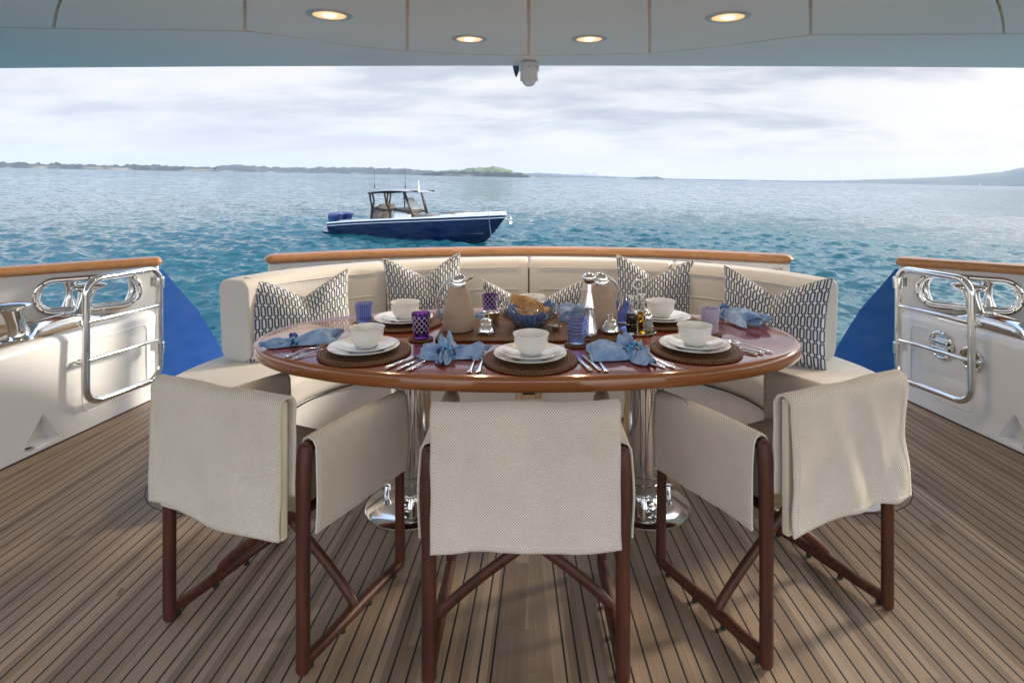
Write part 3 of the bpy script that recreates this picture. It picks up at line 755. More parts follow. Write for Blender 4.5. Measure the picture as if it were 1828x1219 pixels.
    for q in xs:
        x_ = 2.35+4.35*q; hw = 1.22*(1-.75*abs(2*q-1)**5)-.12*q; th = .035+.05*(1-abs(2*q-1)**2)
        z_ = 2.52+.15*math.sin(pi*min(1, q*1.0))+.14*q
        rows.append([(x_, -hw, z_), (x_, -hw*.5, z_+th), (x_, 0, z_+th*1.2), (x_, hw*.5, z_+th), (x_, hw, z_), (x_, hw*.9, z_-.03), (x_, 0, z_-.03), (x_, -hw*.9, z_-.03)])
    mb.loft(rows); mb.build('hardtop', material('hardtop_grey', (.22, .23, .24), .3)[0], t, ang=50)
    for s_ in (-1, 1):
        for pts in ([(4.35, s_*.72, .5), (4.2, s_*.72, 1.6), (4.05, s_*.85, 2.0), (3.95, s_*.9, 2.64)], [(6.0, s_*.66, .6), (5.85, s_*.68, 1.4), (5.35, s_*.78, 2.70)], [(5.95, s_*.70, 1.35), (5.55, s_*.80, 2.2), (5.30, s_*.85, 2.72)], [(4.3, s_*.72, 1.62), (5.85, s_*.70, 1.5)],
                    [(2.75, s_*.68, 1.0), (2.80, s_*.68, 1.7), (2.75, s_*.78, 2.3), (2.75, s_*.85, 2.58)], [(2.85, s_*.70, 1.4), (3.0, s_*.72, 2.1), (2.95, s_*.85, 2.60)], [(2.6, s_*.8, 2.53), (4.0, s_*.85, 2.63), (6.3, s_*.8, 2.74)], [(2.8, s_*.68, 1.62), (4.3, s_*.72, 1.55)]):
            mb = MB(); mb.tube(fillet(pts, .2, 4), .055, 6); mb.build('top_leg', M_['black'], t)
    for x_, y_, h_ in ((4.2, .7, 1.35), (3.0, -.7, 1.25), (5.7, .1, .5)):
        mb = MB(); mb.tube([(x_, y_, 2.8), (x_, y_, 3.05)], .035, 6); mb.tube([(x_, y_, 3.0), (x_-.05, y_, 2.85+h_)], .03 if h_ < 1 else .012, 5); mb.build('antenna', M_['black'] if h_ > 1 else white, t)
    # outboards
    for y_ in (-.46, .46):
        mb = MB(); rows = []
        for z_, x0, x1, hw in ((.30, -.50, .02, .17), (.52, -.60, .04, .22), (.75, -.68, .02, .25), (1.0, -.74, .10, .27), (1.14, -.66, .22, .27), (1.22, -.50, .20, .20), (1.24, -.40, .05, .10)):
            rows.append([((x0+x1)/2-.12+(x1-x0)*.62*math.copysign(abs(math.cos(a))**.7, math.cos(a)), y_+hw*math.copysign(abs(math.sin(a))**.7, math.sin(a)), z_) for a in np.linspace(0, 2*pi, 17)[:-1]])
        mb.loft(rows); e = mb.build('outboard_engine', material('engine_blue', (.004, .018, .11), .12, 0, Coat_Weight=.8)[0] if y_ < 0 else bpy.data.materials['engine_blue'], t, ang=60)
        mb = MB(); mb.loft([[(-.42, y_-.06, z_), (-.05, y_-.08, z_), (-.05, y_+.08, z_), (-.42, y_+.06, z_)] for z_ in (-.6, .32)]); mb.build('leg', blue, e)
    mb = MB(); mb.box((-.28, 0, .06), (.6, 2.7, .07)); mb.build('swim_step', blue, t, bevel=.02)
    # anchor at the bow
    a_ = t
    mb = MB(); x0 = L; mb.box((x0+.02, 0, 1.60), (.5, .16, .06)); mb.tube([(x0-.2, 0, 1.62), (x0+.38, 0, 1.50), (x0+.30, 0, 1.22)], .03, 6)
    mb.tube([(x0+.16, -.2, 1.42), (x0+.34, -.1, 1.18), (x0+.36, .1, 1.18), (x0+.16, .2, 1.42)], .03, 6); mb.tube([(x0+.26+.14*math.cos(a), 0, 1.34+.14*math.sin(a)) for a in np.linspace(0, 2*pi, 14)[:-1]], .02, 6, closed=True)
    mb.build('anchor', M_['steel'], t)
    mb = MB(); mb.tube([(L-.9, -.30, 1.66), (L-.9, -.30, 1.78)], .035, 6); mb.tube([(L-1.05, -.30, 1.78), (L-.75, -.30, 1.78)], .03, 6); mb.build('mooring_cleat', M_['steel'], t)
    return t
tender = make_tender()
# line from the tender's bow to the yacht's quarter
a = SEA @ Matrix.Translation((-10.45, 33.75, 0)) @ Matrix.Rotation(math.atan2(-4.7, 9.06), 4, 'Z') @ Matrix.Scale(.895, 4) @ Vector((10.8, -.30, 1.74))
b_ = Vector((-.13, 4.45, .60)); pts = []
for i in range(25):
    t_ = i/24; p = a.lerp(b_, t_); p.z -= .5*math.sin(pi*t_)*1.0; pts.append(p)
mb = MB(); mb.tube(pts, .012, 6); tag(mb.build('mooring_line', material('dark_rope', (.06, .06, .07), .8)[0]), 'thin dark line running from the boat\'s bow down to the stern rail', 'rope')

# ------------------------------------------------------------------ yacht: deck
def P(x_, yr): return (x_, yr*K)
def wallx(yr): return 2.54-.15*(yr-3.28)
mb = MB(); mb.prism([(-3.4, -3.2), (3.4, -3.2), P(wallx(0)+.1, 0)[:2], P(wallx(4.45), 4.45), (1.5, 3.87), (1.2, 4.25), (-1.2, 4.25), (-1.5, 3.87), P(-wallx(4.45), 4.45), P(-wallx(0)-.1, 0)], -.06, 0)
o = mb.build('deck', M_['teak_deck'], smooth=False); tag(o, 'weathered teak planked deck with black caulking', kind='structure')
# hull below deck and stern steps
mb = MB(); mb.prism([P(-3.2, -3.6), P(3.2, -3.6), P(2.55, 4.45), (1.55, 3.9), (1.2, 4.24), (-1.2, 4.24), (-1.55, 3.9), P(-2.55, 4.45)], -2.6, -.065)
o = mb.build('yacht_hull', M_['blue'], smooth=False); tag(o, 'dark blue hull under the teak deck', 'hull')
for s_ in (-1, 1):
    mb = MB()
    for i in range(4): mb.box((s_*2.02, 3.98+i*.26, -.24*(i+1)), (.66, .255, .24))
    tag(mb.build('stern_steps', M_['white'], smooth=False, bevel=.02), 'white moulded steps going down past the %s end of the settee' % ('left' if s_ < 0 else 'right'), 'steps', 'stern steps')

# ------------------------------------------------------------------ overhead
RAT = [(-1.30, 3.80), (-.774, 3.85), (-.70, 3.87), (-.56, 3.90), (-.416, 3.93), (-.355, 4.08), (-.2945, 4.27), (-.235, 4.44), (-.178, 4.57), (-.087, 4.69), (0, 4.74), (.087, 4.70), (.177, 4.64), (.235, 4.52), (.294, 4.37), (.355, 4.19), (.413, 4.04), (.56, 4.03), (.70, 4.02), (.725, 4.02), (1.30, 3.98)]
RAT = [(r_/K*1.0, y_) for r_, y_ in RAT]  # ratios re-expressed for the scaled stations
def curve(r_):
    for (a, ya), (b2, yb) in zip(RAT, RAT[1:]):
        if a <= r_ <= b2: return ya+(yb-ya)*(r_-a)/(b2-a)
    return RAT[-1][1]
CZ = 2.25
ceil = thing('overhead', 'pale grey panelled deckhead over the dining area', 'ceiling', (0, 0, CZ)); ceil['kind'] = 'structure'
bounds = [-1.30, -.696, -.416, -.178, 0, .177, .413, .696, 1.30]; bounds = [q/K for q in bounds]
for a, b2 in zip(bounds, bounds[1:]):
    g = .008; poly = []
    n = 10; top = []
    for i in range(n+1):
        r_ = a+(b2-a)*i/n; yy = curve(r_)*K-.010
        x_ = r_*yy + (g if i == 0 else (-g if i == n else 0)); top.append((x_, yy))
    y0 = 2.35
    bowl = lambda r_, y_: (0.0 if abs(r_) < .6/K else math.copysign(.10*(1-((y_-y0)/(1.1)))**2, r_))
    left_edge = [(a*y_+g-(bowl(a, y_)), y_) for y_ in np.linspace(y0, top[0][1], 7)[:-1]]
    right_edge = [(b2*y_-g-(bowl(b2, y_)), y_) for y_ in np.linspace(top[-1][1], y0, 7)[1:]]
    if abs(a) > 1.4: left_edge = [(a*y0, y0)]
    poly = [(left_edge[0][0], -1.6)]+left_edge+top+right_edge+[(right_edge[-1][0], -1.6)]
    mb = MB(); mb.prism(poly[::-1], 0, .009); mb.build('ceiling_panel', M_['ceil'], ceil, smooth=False, bevel=.003)
mb = MB(); mb.prism([(-4.3, -1.6), (4.3, -1.6), (4.3, 3.25), (-4.3, 3.25)], .014, .05); mb.prism([(-3.6, 3.0), (3.6, 3.0), (3.6, 4.3), (-3.6, 4.3)], .0105, .0135); mb.build('backing', M_['seam'], ceil, smooth=False)
# aft soffit with its rolled edge
mb = MB(); n = 60; rows = []
for i in range(n+1):
    x_ = -5.2+10.4*i/n
    r_ = x_/(4.05*K)
    for _ in range(6): r_ = x_/(curve(max(-1.49, min(1.49, r_)))*K)
    yi = curve(max(-1.49, min(1.49, r_)))*K+.010; yo = (5.24+.020*x_*x_*.35)*K
    if abs(x_) > 3.9: yi = 3.3
    rows.append([(x_, yi, 0), (x_, yi+.006, -.0), (x_, yo-.10, 0), (x_, yo-.03, .006), (x_, yo, .035), (x_, yo, .30), (x_, yo-.3, .34), (x_, yi, .34)])
mb.loft(rows); mb.build('aft_soffit', M_['ceil'], ceil, ang=25)
mb = MB(); mb.box((0, 1.05, .36), (10.4, 5.5, .10)); mb.build('roof', M_['white'], ceil, smooth=False)
# downlights
def downlight(x_, yr, R_, label):
    t = thing('downlight', label, 'ceiling light', (x_, yr*K, CZ), 0, 'recessed ceiling lights')
    mb = MB(); mb.lathe([(R_, 0), (R_, -.003), (R_*.96, -.006), (R_*.74, -.006), (R_*.71, -.003), (R_*.71, 0)], 48, cap=False); mb.build('trim_ring', M_['trim'], t)
    mb = MB(); mb.lathe([(R_*.715, -.0025), (R_*.3, -.0026), (0.0, -.0027)], 40, cap=False); mb.build('reflector', M_['lamp_refl'], t)
    sp = bpy.data.lights.new('downlight_lamp', 'SPOT'); sp.energy = 12; sp.spot_size = math.radians(125); sp.spot_blend = .6; sp.shadow_soft_size = .04; sp.color = (1.0, .72, .42)
    so_ = bpy.data.objects.new('downlight_lamp', sp); C.objects.link(so_); so_.parent = t; so_.location = (0, 0, -.02)
    mb = MB(); mb.lathe([(R_*.30, -.003), (R_*.25, -.009), (0.0, -.012)], 24, cap=False); mb.build('bulb', M_['lamp_bulb'], t)
    return t
m, nt, b = material('trim_metal', (.56, .58, .60), .32, .25); M_['trim'] = m
# warm gradient of the reflector: brighter towards its lamp
m, nt, b = material('reflector_glow', (1, .75, .5), .4); M_['lamp_refl'] = m
x, y, z = nt.sep(nt.coord()); r_ = nt.m('SQRT', nt.m('ADD', nt.m('MULTIPLY', x, x), nt.m('MULTIPLY', y, y)))
nt.put(b.inputs['Emission Color'], nt.ramp(nt.mapr(r_, 0, .085), [(0, (1.0, .78, .50)), (.5, (1.0, .62, .33)), (1, (.85, .42, .17))])); b.inputs['Emission Strength'].default_value = .60
nt.put(b.inputs['Base Color'], (.1, .08, .06))
for x_, yr, R_, lb in ((-1.035, 3.545, .118, 'round recessed ceiling light, the far left one of the four'), (-.362, 4.16, .108, 'round recessed ceiling light just left of the camera dome'), (.368, 4.16, .108, 'round recessed ceiling light just right of the camera dome'), (1.048, 3.59, .118, 'round recessed ceiling light, the far right one of the four')):
    downlight(x_, yr, R_, lb)
# camera dome
t = thing('camera_dome', 'white domed security camera hanging under the aft edge of the ceiling', 'camera', (.002, 4.98*K, CZ))
mb = MB(); mb.lathe([(.042, 0), (.062, -.008), (.074, -.03), (.0745, -.062), (.070, -.066), (.070, -.074), (.066, -.078)], 40); mb.build('housing', M_['white'], t, ang=30)
mb = MB(); mb.lathe([(.066, -.078), (.063, -.100), (.058, -.125), (.053, -.142), (.040, -.168), (.022, -.180), (0, -.184)], 40)
for a in (0.35, 1.3, 2.8, 3.6, 4.7, 5.6): mb.box((.062*math.cos(a), .062*math.sin(a), -.115), (.012, .012, .05))
mb.build('dome', M_['white'], t, ang=40)
for a in (-pi/2-.75, -pi/2+.75, -pi/2):
    mb = MB(); mb.lathe([(.004, 0), (.004, .004)], 8, M=Matrix.Translation((.0735*math.cos(a), .0735*math.sin(a), -.048)) @ Matrix.Rotation(a, 4, 'Z') @ Matrix.Rotation(pi/2, 4, 'Y')); mb.build('screw', M_['black'], t)
mb = MB(); mb.add([(-.075, 0, .05), (0, .004, .05), (-.042, .006, -.052), (-.052, -.004, -.040), (-.030, .0, .0)], [(0, 4, 3), (4, 1, 2), (4, 2, 3), (0, 1, 4)])
o = mb.build('flag', material('navy_cloth', (.01, .02, .09), .7)[0], smooth=False, solid=.004); o.location = (-.055, 5.33*K, CZ-.012); o.scale = (1.0, 1, 1)
tag(o, 'tip of a navy blue flag showing below the ceiling edge beside the camera dome', 'flag')

# ------------------------------------------------------------------ bulwarks, one each side
LEDGE = .565
def bulwark(side):
    s_ = side; nm = 'left' if s_ < 0 else 'right'
    B = thing('bulwark', 'white %s-hand bulwark with a teak ledge, a wooden cap rail and a steel fairlead' % nm, 'bulwark', (0, 0, 0), 0, 'bulwarks either side of the cockpit')
    # inner wall with the scupper recess (grid pushed outwards)
    ys = sorted(set([round(q, 4) for q in np.concatenate([np.linspace(-3.0, 3.3, 18), np.linspace(3.3, 3.75, 56), np.linspace(3.8, 4.36, 8)])]))
    zs = sorted(set([round(q, 4) for q in np.concatenate([np.linspace(0, .2, 34), np.linspace(.22, .52, 6)])]))
    def scup(yr, z_):
        # rounded triangle: corners (3.43,.03) (3.60,.035) apex (3.53,.165)
        A = np.array([[3.40, .026], [3.62, .030], [3.53, .185]]); p = np.array([yr, z_]); dmin = 9
        for i in range(3):
            a, b2 = A[i], A[(i+1) % 3]; e = b2-a; nrm = np.array([-e[1], e[0]]); nrm /= np.linalg.norm(nrm)*1.0
            q = (p-a)@np.array([-e[1]/np.hypot(*e), e[0]/np.hypot(*e)]); dmin = min(dmin, q)
        if dmin <= 0: return 0
        k = min(1, dmin/.012); k = k*k*(3-2*k)
        return .062*k*(1-.75*max(0, (z_-.03)/.17))
    mb = MB(); V = []; nz = len(zs)
    for yr in ys:
        for z_ in zs: V.append((s_*(wallx(yr)+scup(yr, z_)+.01*math.sin(z_*5)), yr*K, z_))
        for k in range(1, 7):     # rounded shoulder up to the ledge
            a = pi/2*k/6; V.append((s_*(wallx(yr)+.01*math.sin(2.6)+.045*(1-math.cos(a))), yr*K, .52+.045*math.sin(a)))
    W = nz+6; Fc = []
    for i in range(len(ys)-1):
        for k in range(W-1):
            f = (i*W+k, (i+1)*W+k, (i+1)*W+k+1, i*W+k+1); Fc.append(f if s_ < 0 else f[::-1])
    mb.add(V, Fc)
    mb.build('inner_wall', M_['white'], B, ang=50)
    mb = MB(); yr = 4.36; x0 = wallx(yr)
    mb.prism([(s_*x0, yr*K-.001), (s_*(x0+.06), yr*K-.001), (s_*(x0+.06), yr*K+.03), (s_*x0, yr*K+.03)], 0, .86); mb.build('end_post', M_['white'], B, smooth=False, bevel=.008)
    # raised outline of the locker panel behind the gate
    def wp(yr, z_): return Vector((s_*(wallx(yr)+.01*math.sin(z_*5)-.001), yr*K, z_))
    lp = fillet([Vector((3.78, .10, 0)), Vector((4.28, .10, 0)), Vector((4.28, .49, 0)), Vector((3.78, .49, 0))], .05, 6, closed=True)
    mb = MB(); mb.tube([wp(p.x, p.y) for p in lp], .0035, 8, closed=True); mb.build('locker_panel_edge', M_['white'], B)
    # black bedding line at the foot
    mb = MB(); mb.prism([P(s_*(wallx(-3)-.006), -3.0), P(s_*(wallx(4.3)-.006), 4.3), P(s_*(wallx(4.3)+.02), 4.3), P(s_*(wallx(-3)+.02), -3)], .0005, .006); mb.build('foot_seal', M_['rubber'], B, smooth=False)
    # ledge
    A_, D_ = Vector((s_*3.0, 3.87*K, 0)), Vector((s_*2.385, 4.36*K, 0))
    inner = [(s_*(wallx(yr)+.054), yr*K) for yr in (-3.0, 0, 2, 3, 3.6, 4.0, 4.30)]
    outer = [(s_*2.40, 4.355*K), (A_.x, A_.y), (s_*3.35, 3.45*K), (s_*3.5, 2.9*K), (s_*3.62, 1.5*K), (s_*3.66, 0), (s_*3.66, -3*K)]
    mb = MB(); mb.prism(inner+outer, .50, LEDGE-.001); mb.build('ledge', M_['white'], B, smooth=False)
    inner2 = [(x_+s_*.020, y_) for x_, y_ in inner]
    mb = MB(); mb.prism(inner2+outer, LEDGE-.0005, LEDGE+.005); mb.build('teak_inlay', M_['teak_ledge'], B, smooth=False)
    # upper plate with oval opening
    d = (D_-A_); Lp = d.length; d.normalize(); nrm = Vector((s_*-.0, 0, 0)); nrm = Vector((d.y, -d.x, 0)) if s_ < 0 else Vector((-d.y, d.x, 0))   # towards the deck
    if nrm.y > 0: nrm = -nrm
    T = Matrix(((d.x, nrm.x, 0, A_.x), (d.y, nrm.y, 0, A_.y), (0, 0, 1, 0), (0, 0, 0, 1)))
    cs, cz, hl, hh = .41*1.0, .705, .245, .085
    def oval(a, gx=0.0):
        c_, q = math.cos(a), math.sin(a); r_ = hh+gx; ex = hl-hh
        return (cs+(ex if c_ > 0 else -ex)*(1 if abs(c_) > 1e-9 else 0)+r_*c_, cz+r_*q)
    N = 64; z0, z1 = LEDGE-.03, .855
    def rectp(a):
        c_, q = math.cos(a), math.sin(a); hx = max(cs, Lp-cs)
        t1 = ((Lp-cs) if c_ > 0 else cs)/max(abs(c_), 1e-9); t2 = ((z1-cz) if q > 0 else (cz-z0))/max(abs(q), 1e-9)
        t_ = min(t1, t2); return (cs+c_*t_, cz+q*t_)
    mb = MB()
    angs = [2*pi*(i+.5)/N for i in range(N)]
    V = []; 
    for (fn) in ((lambda a: rectp(a)+(.0,)), (lambda a: oval(a)+(.0,)), (lambda a: oval(a)+(-.05,)), (lambda a: rectp(a)+(-.05,))):
        for a in angs: x_, z_, y_ = fn(a); V.append(T @ Vector((x_, y_, z_)))
    Fc = []
    for r_ in range(3):
        for i in range(N):
            j = (i+1) % N; f = (r_*N+i, r_*N+j, (r_+1)*N+j, (r_+1)*N+i); Fc.append(f)
    mb.add(V, Fc)
    # plain plating carrying on forward
    fw = [A_, Vector((s_*3.35, 3.45*K, 0)), Vector((s_*3.5, 2.9*K, 0)), Vector((s_*3.62, 1.5*K, 0)), Vector((s_*3.66, 0, 0)), Vector((s_*3.66, -3*K, 0))]
    fws = smoothpath(fw, 5)
    rows = [[(p.x, p.y, z0), (p.x, p.y, z1), (p.x+s_*.05, p.y+.02, z1), (p.x+s_*.05, p.y+.02, z0)] for p in fws]
    mb.loft(rows); mb.build('upper_wall', M_['white'], B, ang=40)
    # white sill outboard of the opening
    mb = MB(); mb.box((.41, -.14, .575), (.66, .18, .05), T); mb.build('sill', M_['white'], B, smooth=False, bevel=.01)
    # fairlead: steel frame and two upright rollers
    fl = MB(); pts = []
    for i in range(48):
        a = 2*pi*(i+.5)/48; x_, z_ = oval(a, .012); pts.append(T @ Vector((x_, .012, z_)))
    fl.tube(pts, .0155, 10, closed=True); fo = fl.build('fairlead', M_['steel'], B)
    fl = MB(); pts = [T @ Vector(oval(2*pi*(i+.5)/48, -.004)[:1]+(-.03,)+oval(2*pi*(i+.5)/48, -.004)[1:]) for i in range(48)]
    fl.tube(pts, .010, 8, closed=True); fl.build('inner_flange', M_['steel'], fo)
    for rx in (cs-.10, cs+.215):
        rl = MB(); rl.lathe([(.042, -.085), (.040, -.07), (.024, -.03), (.021, 0), (.024, .03), (.040, .07), (.042, .085)], 24, M=T @ Matrix.Translation((rx, -.065, cz))); rl.build('roller', M_['steel'], fo)
    for i in range(10):
        sc = MB(); a = 2*pi*(i+.5)/10; x_, z_ = oval(a, .012); c_ = T @ Vector((x_, .0265, z_)); sc.lathe([(.006, 0), (.005, .002)], 10, M=Matrix.Translation(c_) @ nrm.to_track_quat('Z', 'Y').to_matrix().to_4x4())
        sc.build('screw', M_['black'], fo)
    # cap rail
    path = [D_+d*.035]+[D_+d*(-.1), D_+d*(-.4)]+[Vector((q.x, q.y, 0)) for q in fws[1:]]
    path = [p+nrm*.0 for p in path]; path = smoothpath(path, 3)
    rings = sweep([(p.x, p.y) for p in path], .135, .054, .024, .872, .03)
    mb = MB(); mb.loft(rings); mb.build('cap_rail', M_['teak_rail'], B, ang=40)
    # drain in the scupper
    mb = MB(); mb.lathe([(.026, 0), (.026, .004), (.018, .006), (.014, .001), (.0, .001)], 24, M=Matrix.Translation((s_*(wallx(3.47)+.028), 3.462*K, .030))); dr = mb.build('drain', M_['steel'], B)
    mb = MB(); mb.lathe([(.0145, .0045), (0, .0045)], 20, M=Matrix.Translation((s_*(wallx(3.47)+.028), 3.462*K, .030)), cap=False); mb.build('drain_hole', M_['black'], dr)
    if s_ > 0:    # fuel deck fitting and yellow-backed dial in the wall
        for yr, z_, kind, sc_ in ((4.02, .42, 'vent', 1.32), (3.80, .395, 'dial', 1.10)):
            Mx = Matrix.Translation((wallx(yr)+.004, yr*K, z_)) @ Matrix.Rotation(math.atan(.15/K), 4, 'Z') @ Matrix.Rotation(-pi/2, 4, 'Y') @ Matrix.Scale(sc_, 4)
            mb = MB(); mb.lathe([(.064, 0), (.064, .006), (.056, .011), (.050, .008), (.047, .002)], 32, M=Mx, cap=False)
            if kind == 'vent':
                mb.lathe([(.050, .003), (0, .003)], 32, M=Mx, cap=False); v_ = mb.build('flush_latch', M_['steel'], B)
                mb = MB()
                for k in (-.018, .012): mb.box((k, 0, .014), (.020, .088, .012), Mx)
                mb.build('latch_bar', M_['steel'], v_, bevel=.004)
            else:
                v_ = mb.build('dial', M_['steel'], B)
                mb = MB(); mb.lathe([(.049, .004), (0, .004)], 32, M=Mx, cap=False); mb.build('dial_face', material('dial_yellow', (.20, .17, .02), .15)[0], v_)
                mb = MB(); mb.tube([Mx @ Vector((.012*math.cos(a), .012*math.sin(a), .0055)) for a in np.linspace(0, 5, 12)], .0012, 5); mb.tube([Mx @ Vector((-.018*math.cos(a), .018*math.sin(a), .0055)) for a in np.linspace(-1, 1, 8)], .0012, 5); mb.build('dial_mark', M_['white'], v_)
    return B
bulwark(-1); bulwark(1)

def mooring_post(side):
    s_ = side
    t = thing('mooring_bitts', 'polished steel twin bitts on the %s teak ledge' % ('left' if s_ < 0 else 'right'), 'mooring bitts', (s_*2.665, 3.82*K, LEDGE+.005), 0, 'mooring bitts')
    h = .185
    for yy, lean in ((-.205, -.035), (.205, .035)):
        mb = MB(); pr = [(.062, 0), (.056, .012), (.046, .03), (.041, .07), (.042, .12), (.050, h-.03)]
        Msh = Matrix(((1, 0, 0, 0), (0, 1, lean/h*2.0, yy), (0, 0, 1, 0), (0, 0, 0, 1)))
        mb.lathe(pr, 32, M=Msh); p_ = mb.build('post', M_['steel'], t, ang=50)
        mb = MB(); mb.lathe([(.0, h-.034), (.060, h-.030), (.088, h-.014), (.092, h-.006), (.086, h+.002), (.05, h+.010), (0, h+.013)], 36, M=Msh); mb.build('cap', M_['steel'], p_, ang=60)
    rings = [[(x_*w_, y_, max(0.0, z_*hh_)) for x_, z_ in [(math.cos(a), math.sin(a)) for a in np.linspace(0, pi, 13)]] for y_, w_, hh_ in ((-.33, .02, .004), (-.30, .085, .012), (-.23, .095, .016), (-.17, .06, .05), (-.1, .048, .06), (0, .046, .062), (.1, .048, .06), (.17, .06, .05), (.23, .095, .016), (.30, .085, .012), (.33, .02, .004))]
    rings = [smooth_r for smooth_r in rings]
    mb = MB(); mb.loft(rings); mb.build('base', M_['steel'], t, ang=70)
    return t
mooring_post(-1); mooring_post(1)

# gates folded back against the bulwarks
def gate(side):
    s_ = side
    p0 = Vector((s_*2.27, 4.2*K, 0)); p1 = Vector((s_*2.40, 3.70*K, 0))
    t = thing('folding_gate', 'polished steel tube gate folded back against the %s bulwark' % ('left' if s_ < 0 else 'right'), 'gate', p0, 0, 'steel boarding gates')
    q = p1-p0; zt, zb = .850, .175
    loop = fillet([Vector((0, 0, zt)), q+Vector((0, 0, zt)), q+Vector((0, 0, zb)), Vector((0, 0, zb))], .085, 8, closed=True)
    mb = MB(); mb.tube(loop, .019, 14, closed=True); mb.build('frame', M_['steel'], t, ang=60)
    for z_ in (.622, .412):
        mb = MB(); mb.tube([Vector((0, 0, z_)), q+Vector((0, 0, z_))], .0115, 12); mb.build('rail', M_['steel'], t)
    out = Vector((q.y, -q.x, 0)).normalized(); out = out if out.x*s_ > 0 else -out
    for z_ in (.76, .36):
        mb = MB(); mb.tube([Vector((0, .0, z_-.035)), Vector((0, 0, z_+.035))], .027, 12); mb.box((s_*.045, .045, z_), (.07, .03, .06)); mb.build('hinge', M_['steel'], t, bevel=.003)
    for z_, ln in ((.622, .05), (.412, .07)):
        mb = MB(); c_ = q+Vector((0, 0, z_-.01)); mb.tube([c_+out*.01, c_+out*ln, c_+out*ln+q.normalized()*.012], .008, 8); mb.lathe([(.013, 0), (.015, .004), (.013, .012)], 14, M=Matrix.Translation(c_+out*ln*.7) @ out.to_track_quat('Z', 'Y').to_matrix().to_4x4()); mb.build('catch_pin', M_['steel'], t)
    return t
gate(-1); gate(1)

# blue wings falling away aft of the gates
for s_ in (-1, 1):
    prof = [(4.385, .835), (4.44, .822), (4.64, .665), (4.89, .475), (5.075, .29), (5.5, -.15), (6.1, -.8), (6.5, -1.4), (6.5, -2.4), (4.385, -2.4)]
    mb = MB(); rows = []
    for off, ins in ((0, .012), (.012, 0), (.13, 0), (.145, .012)):
        rows.append([(s_*(2.385-.02*(yr-4.385)+off), yr*K, z_-(ins if z_ > -1.3 else 0)) for yr, z_ in prof])
    if s_ > 0: rows = rows[::-1]
    mb.loft(rows); o = mb.build('hull_wing', M_['blue'], ang=20)
    tag(o, 'glossy royal blue sloping hull wing aft of the %s gate' % ('left' if s_ < 0 else 'right'), 'hull wing', 'blue hull wings')

# ------------------------------------------------------------------ transom with its cap rail, behind the settee
TR = thing('transom', 'white transom coaming with a varnished wooden rail curving behind the settee', 'transom')
def railY(x_, o_=0): return (4.97-.167*x_*x_)*K+o_
xs = np.linspace(-1.70, 1.70, 41)
rings = sweep([(x_, railY(x_)) for x_ in np.linspace(-1.735, 1.735, 61)], .15, .056, .026, .872, .05)
mb = MB(); mb.loft(rings); mb.build('cap_rail', M_['teak_rail'], TR, ang=40)
mb = MB(); mb.loft([[(x_, railY(x_)-.045, -.8), (x_, railY(x_)-.045, .845), (x_, railY(x_)+.045, .845), (x_, railY(x_)+.045, -.8)] for x_ in xs]); mb.build('coaming', M_['white'], TR, ang=30, bevel=.01)
rows = []
for i in range(61):
    th = math.radians(33+114*i/60); ca, sa = math.cos(th), math.sin(th)
    def el(a, b2): return (a*ca, 2.87+b2*sa)
    p0, p1, p2 = el(1.60, 1.10), el(1.70, 1.19), el(1.78, 1.27)
    ztop = .80
    rows.append([(p0[0], p0[1], -.6), (p0[0], p0[1], ztop), (p1[0], p1[1], ztop+.002), (p2[0]*.985, p2[1]*.99, ztop-.02), (p2[0], p2[1], ztop-.07), (p2[0], p2[1], -.6)])
mb = MB(); mb.loft(rows); mb.build('settee_surround', M_['white'], TR, ang=35)
for x_, z_ in ((-1.62, .80), (-1.24, .812), (1.20, .812), (1.62, .80)):
    mb = MB(); mb.box((x_, railY(x_)-.060, z_), (.075, .02, .012)); mb.box((x_+.02, railY(x_)-.066, z_+.004), (.03, .02, .02)); mb.build('snap_fitting', M_['steel'], TR, bevel=.003)
# ------------------------------------------------------------------ curved settee
SO = thing('curved_settee', 'curved settee in pale ribbed fabric wrapping round the far side of the table', 'settee')
def ell(a, b2, cy, th): return (a*math.cos(th), cy+b2*math.sin(th))
CEN = 2.80; AC, BC = 1.425, 1.01
path = [(AC, CEN-.315+.315*i/4) for i in range(4)]+[ell(AC, BC, CEN, math.radians(180*i/60)) for i in range(61)]+[(-AC, CEN-.315*i/4) for i in range(1, 5)]
def wf(wid):
    r_ = wid/2
    def f(s_, tot):
        e = min(s_, tot-s_); c_ = .42; return wid if e > c_ else max(.03, wid*(max(0, 1-((c_-e)/c_)**2.2))**.5)
    return f
mb = MB(); mb.loft(sweep(path, .63, .155, .045, .3755, .012, wfun=wf(.63), n=5)); mb.build('seat_cushion', M_['settee'], SO, ang=50)
mb = MB(); mb.loft(sweep([(x_*.995, y_) for x_, y_ in path], .55, .29, .02, .150, .01, wfun=wf(.55))); mb.build('base', M_['white'], SO, ang=40)
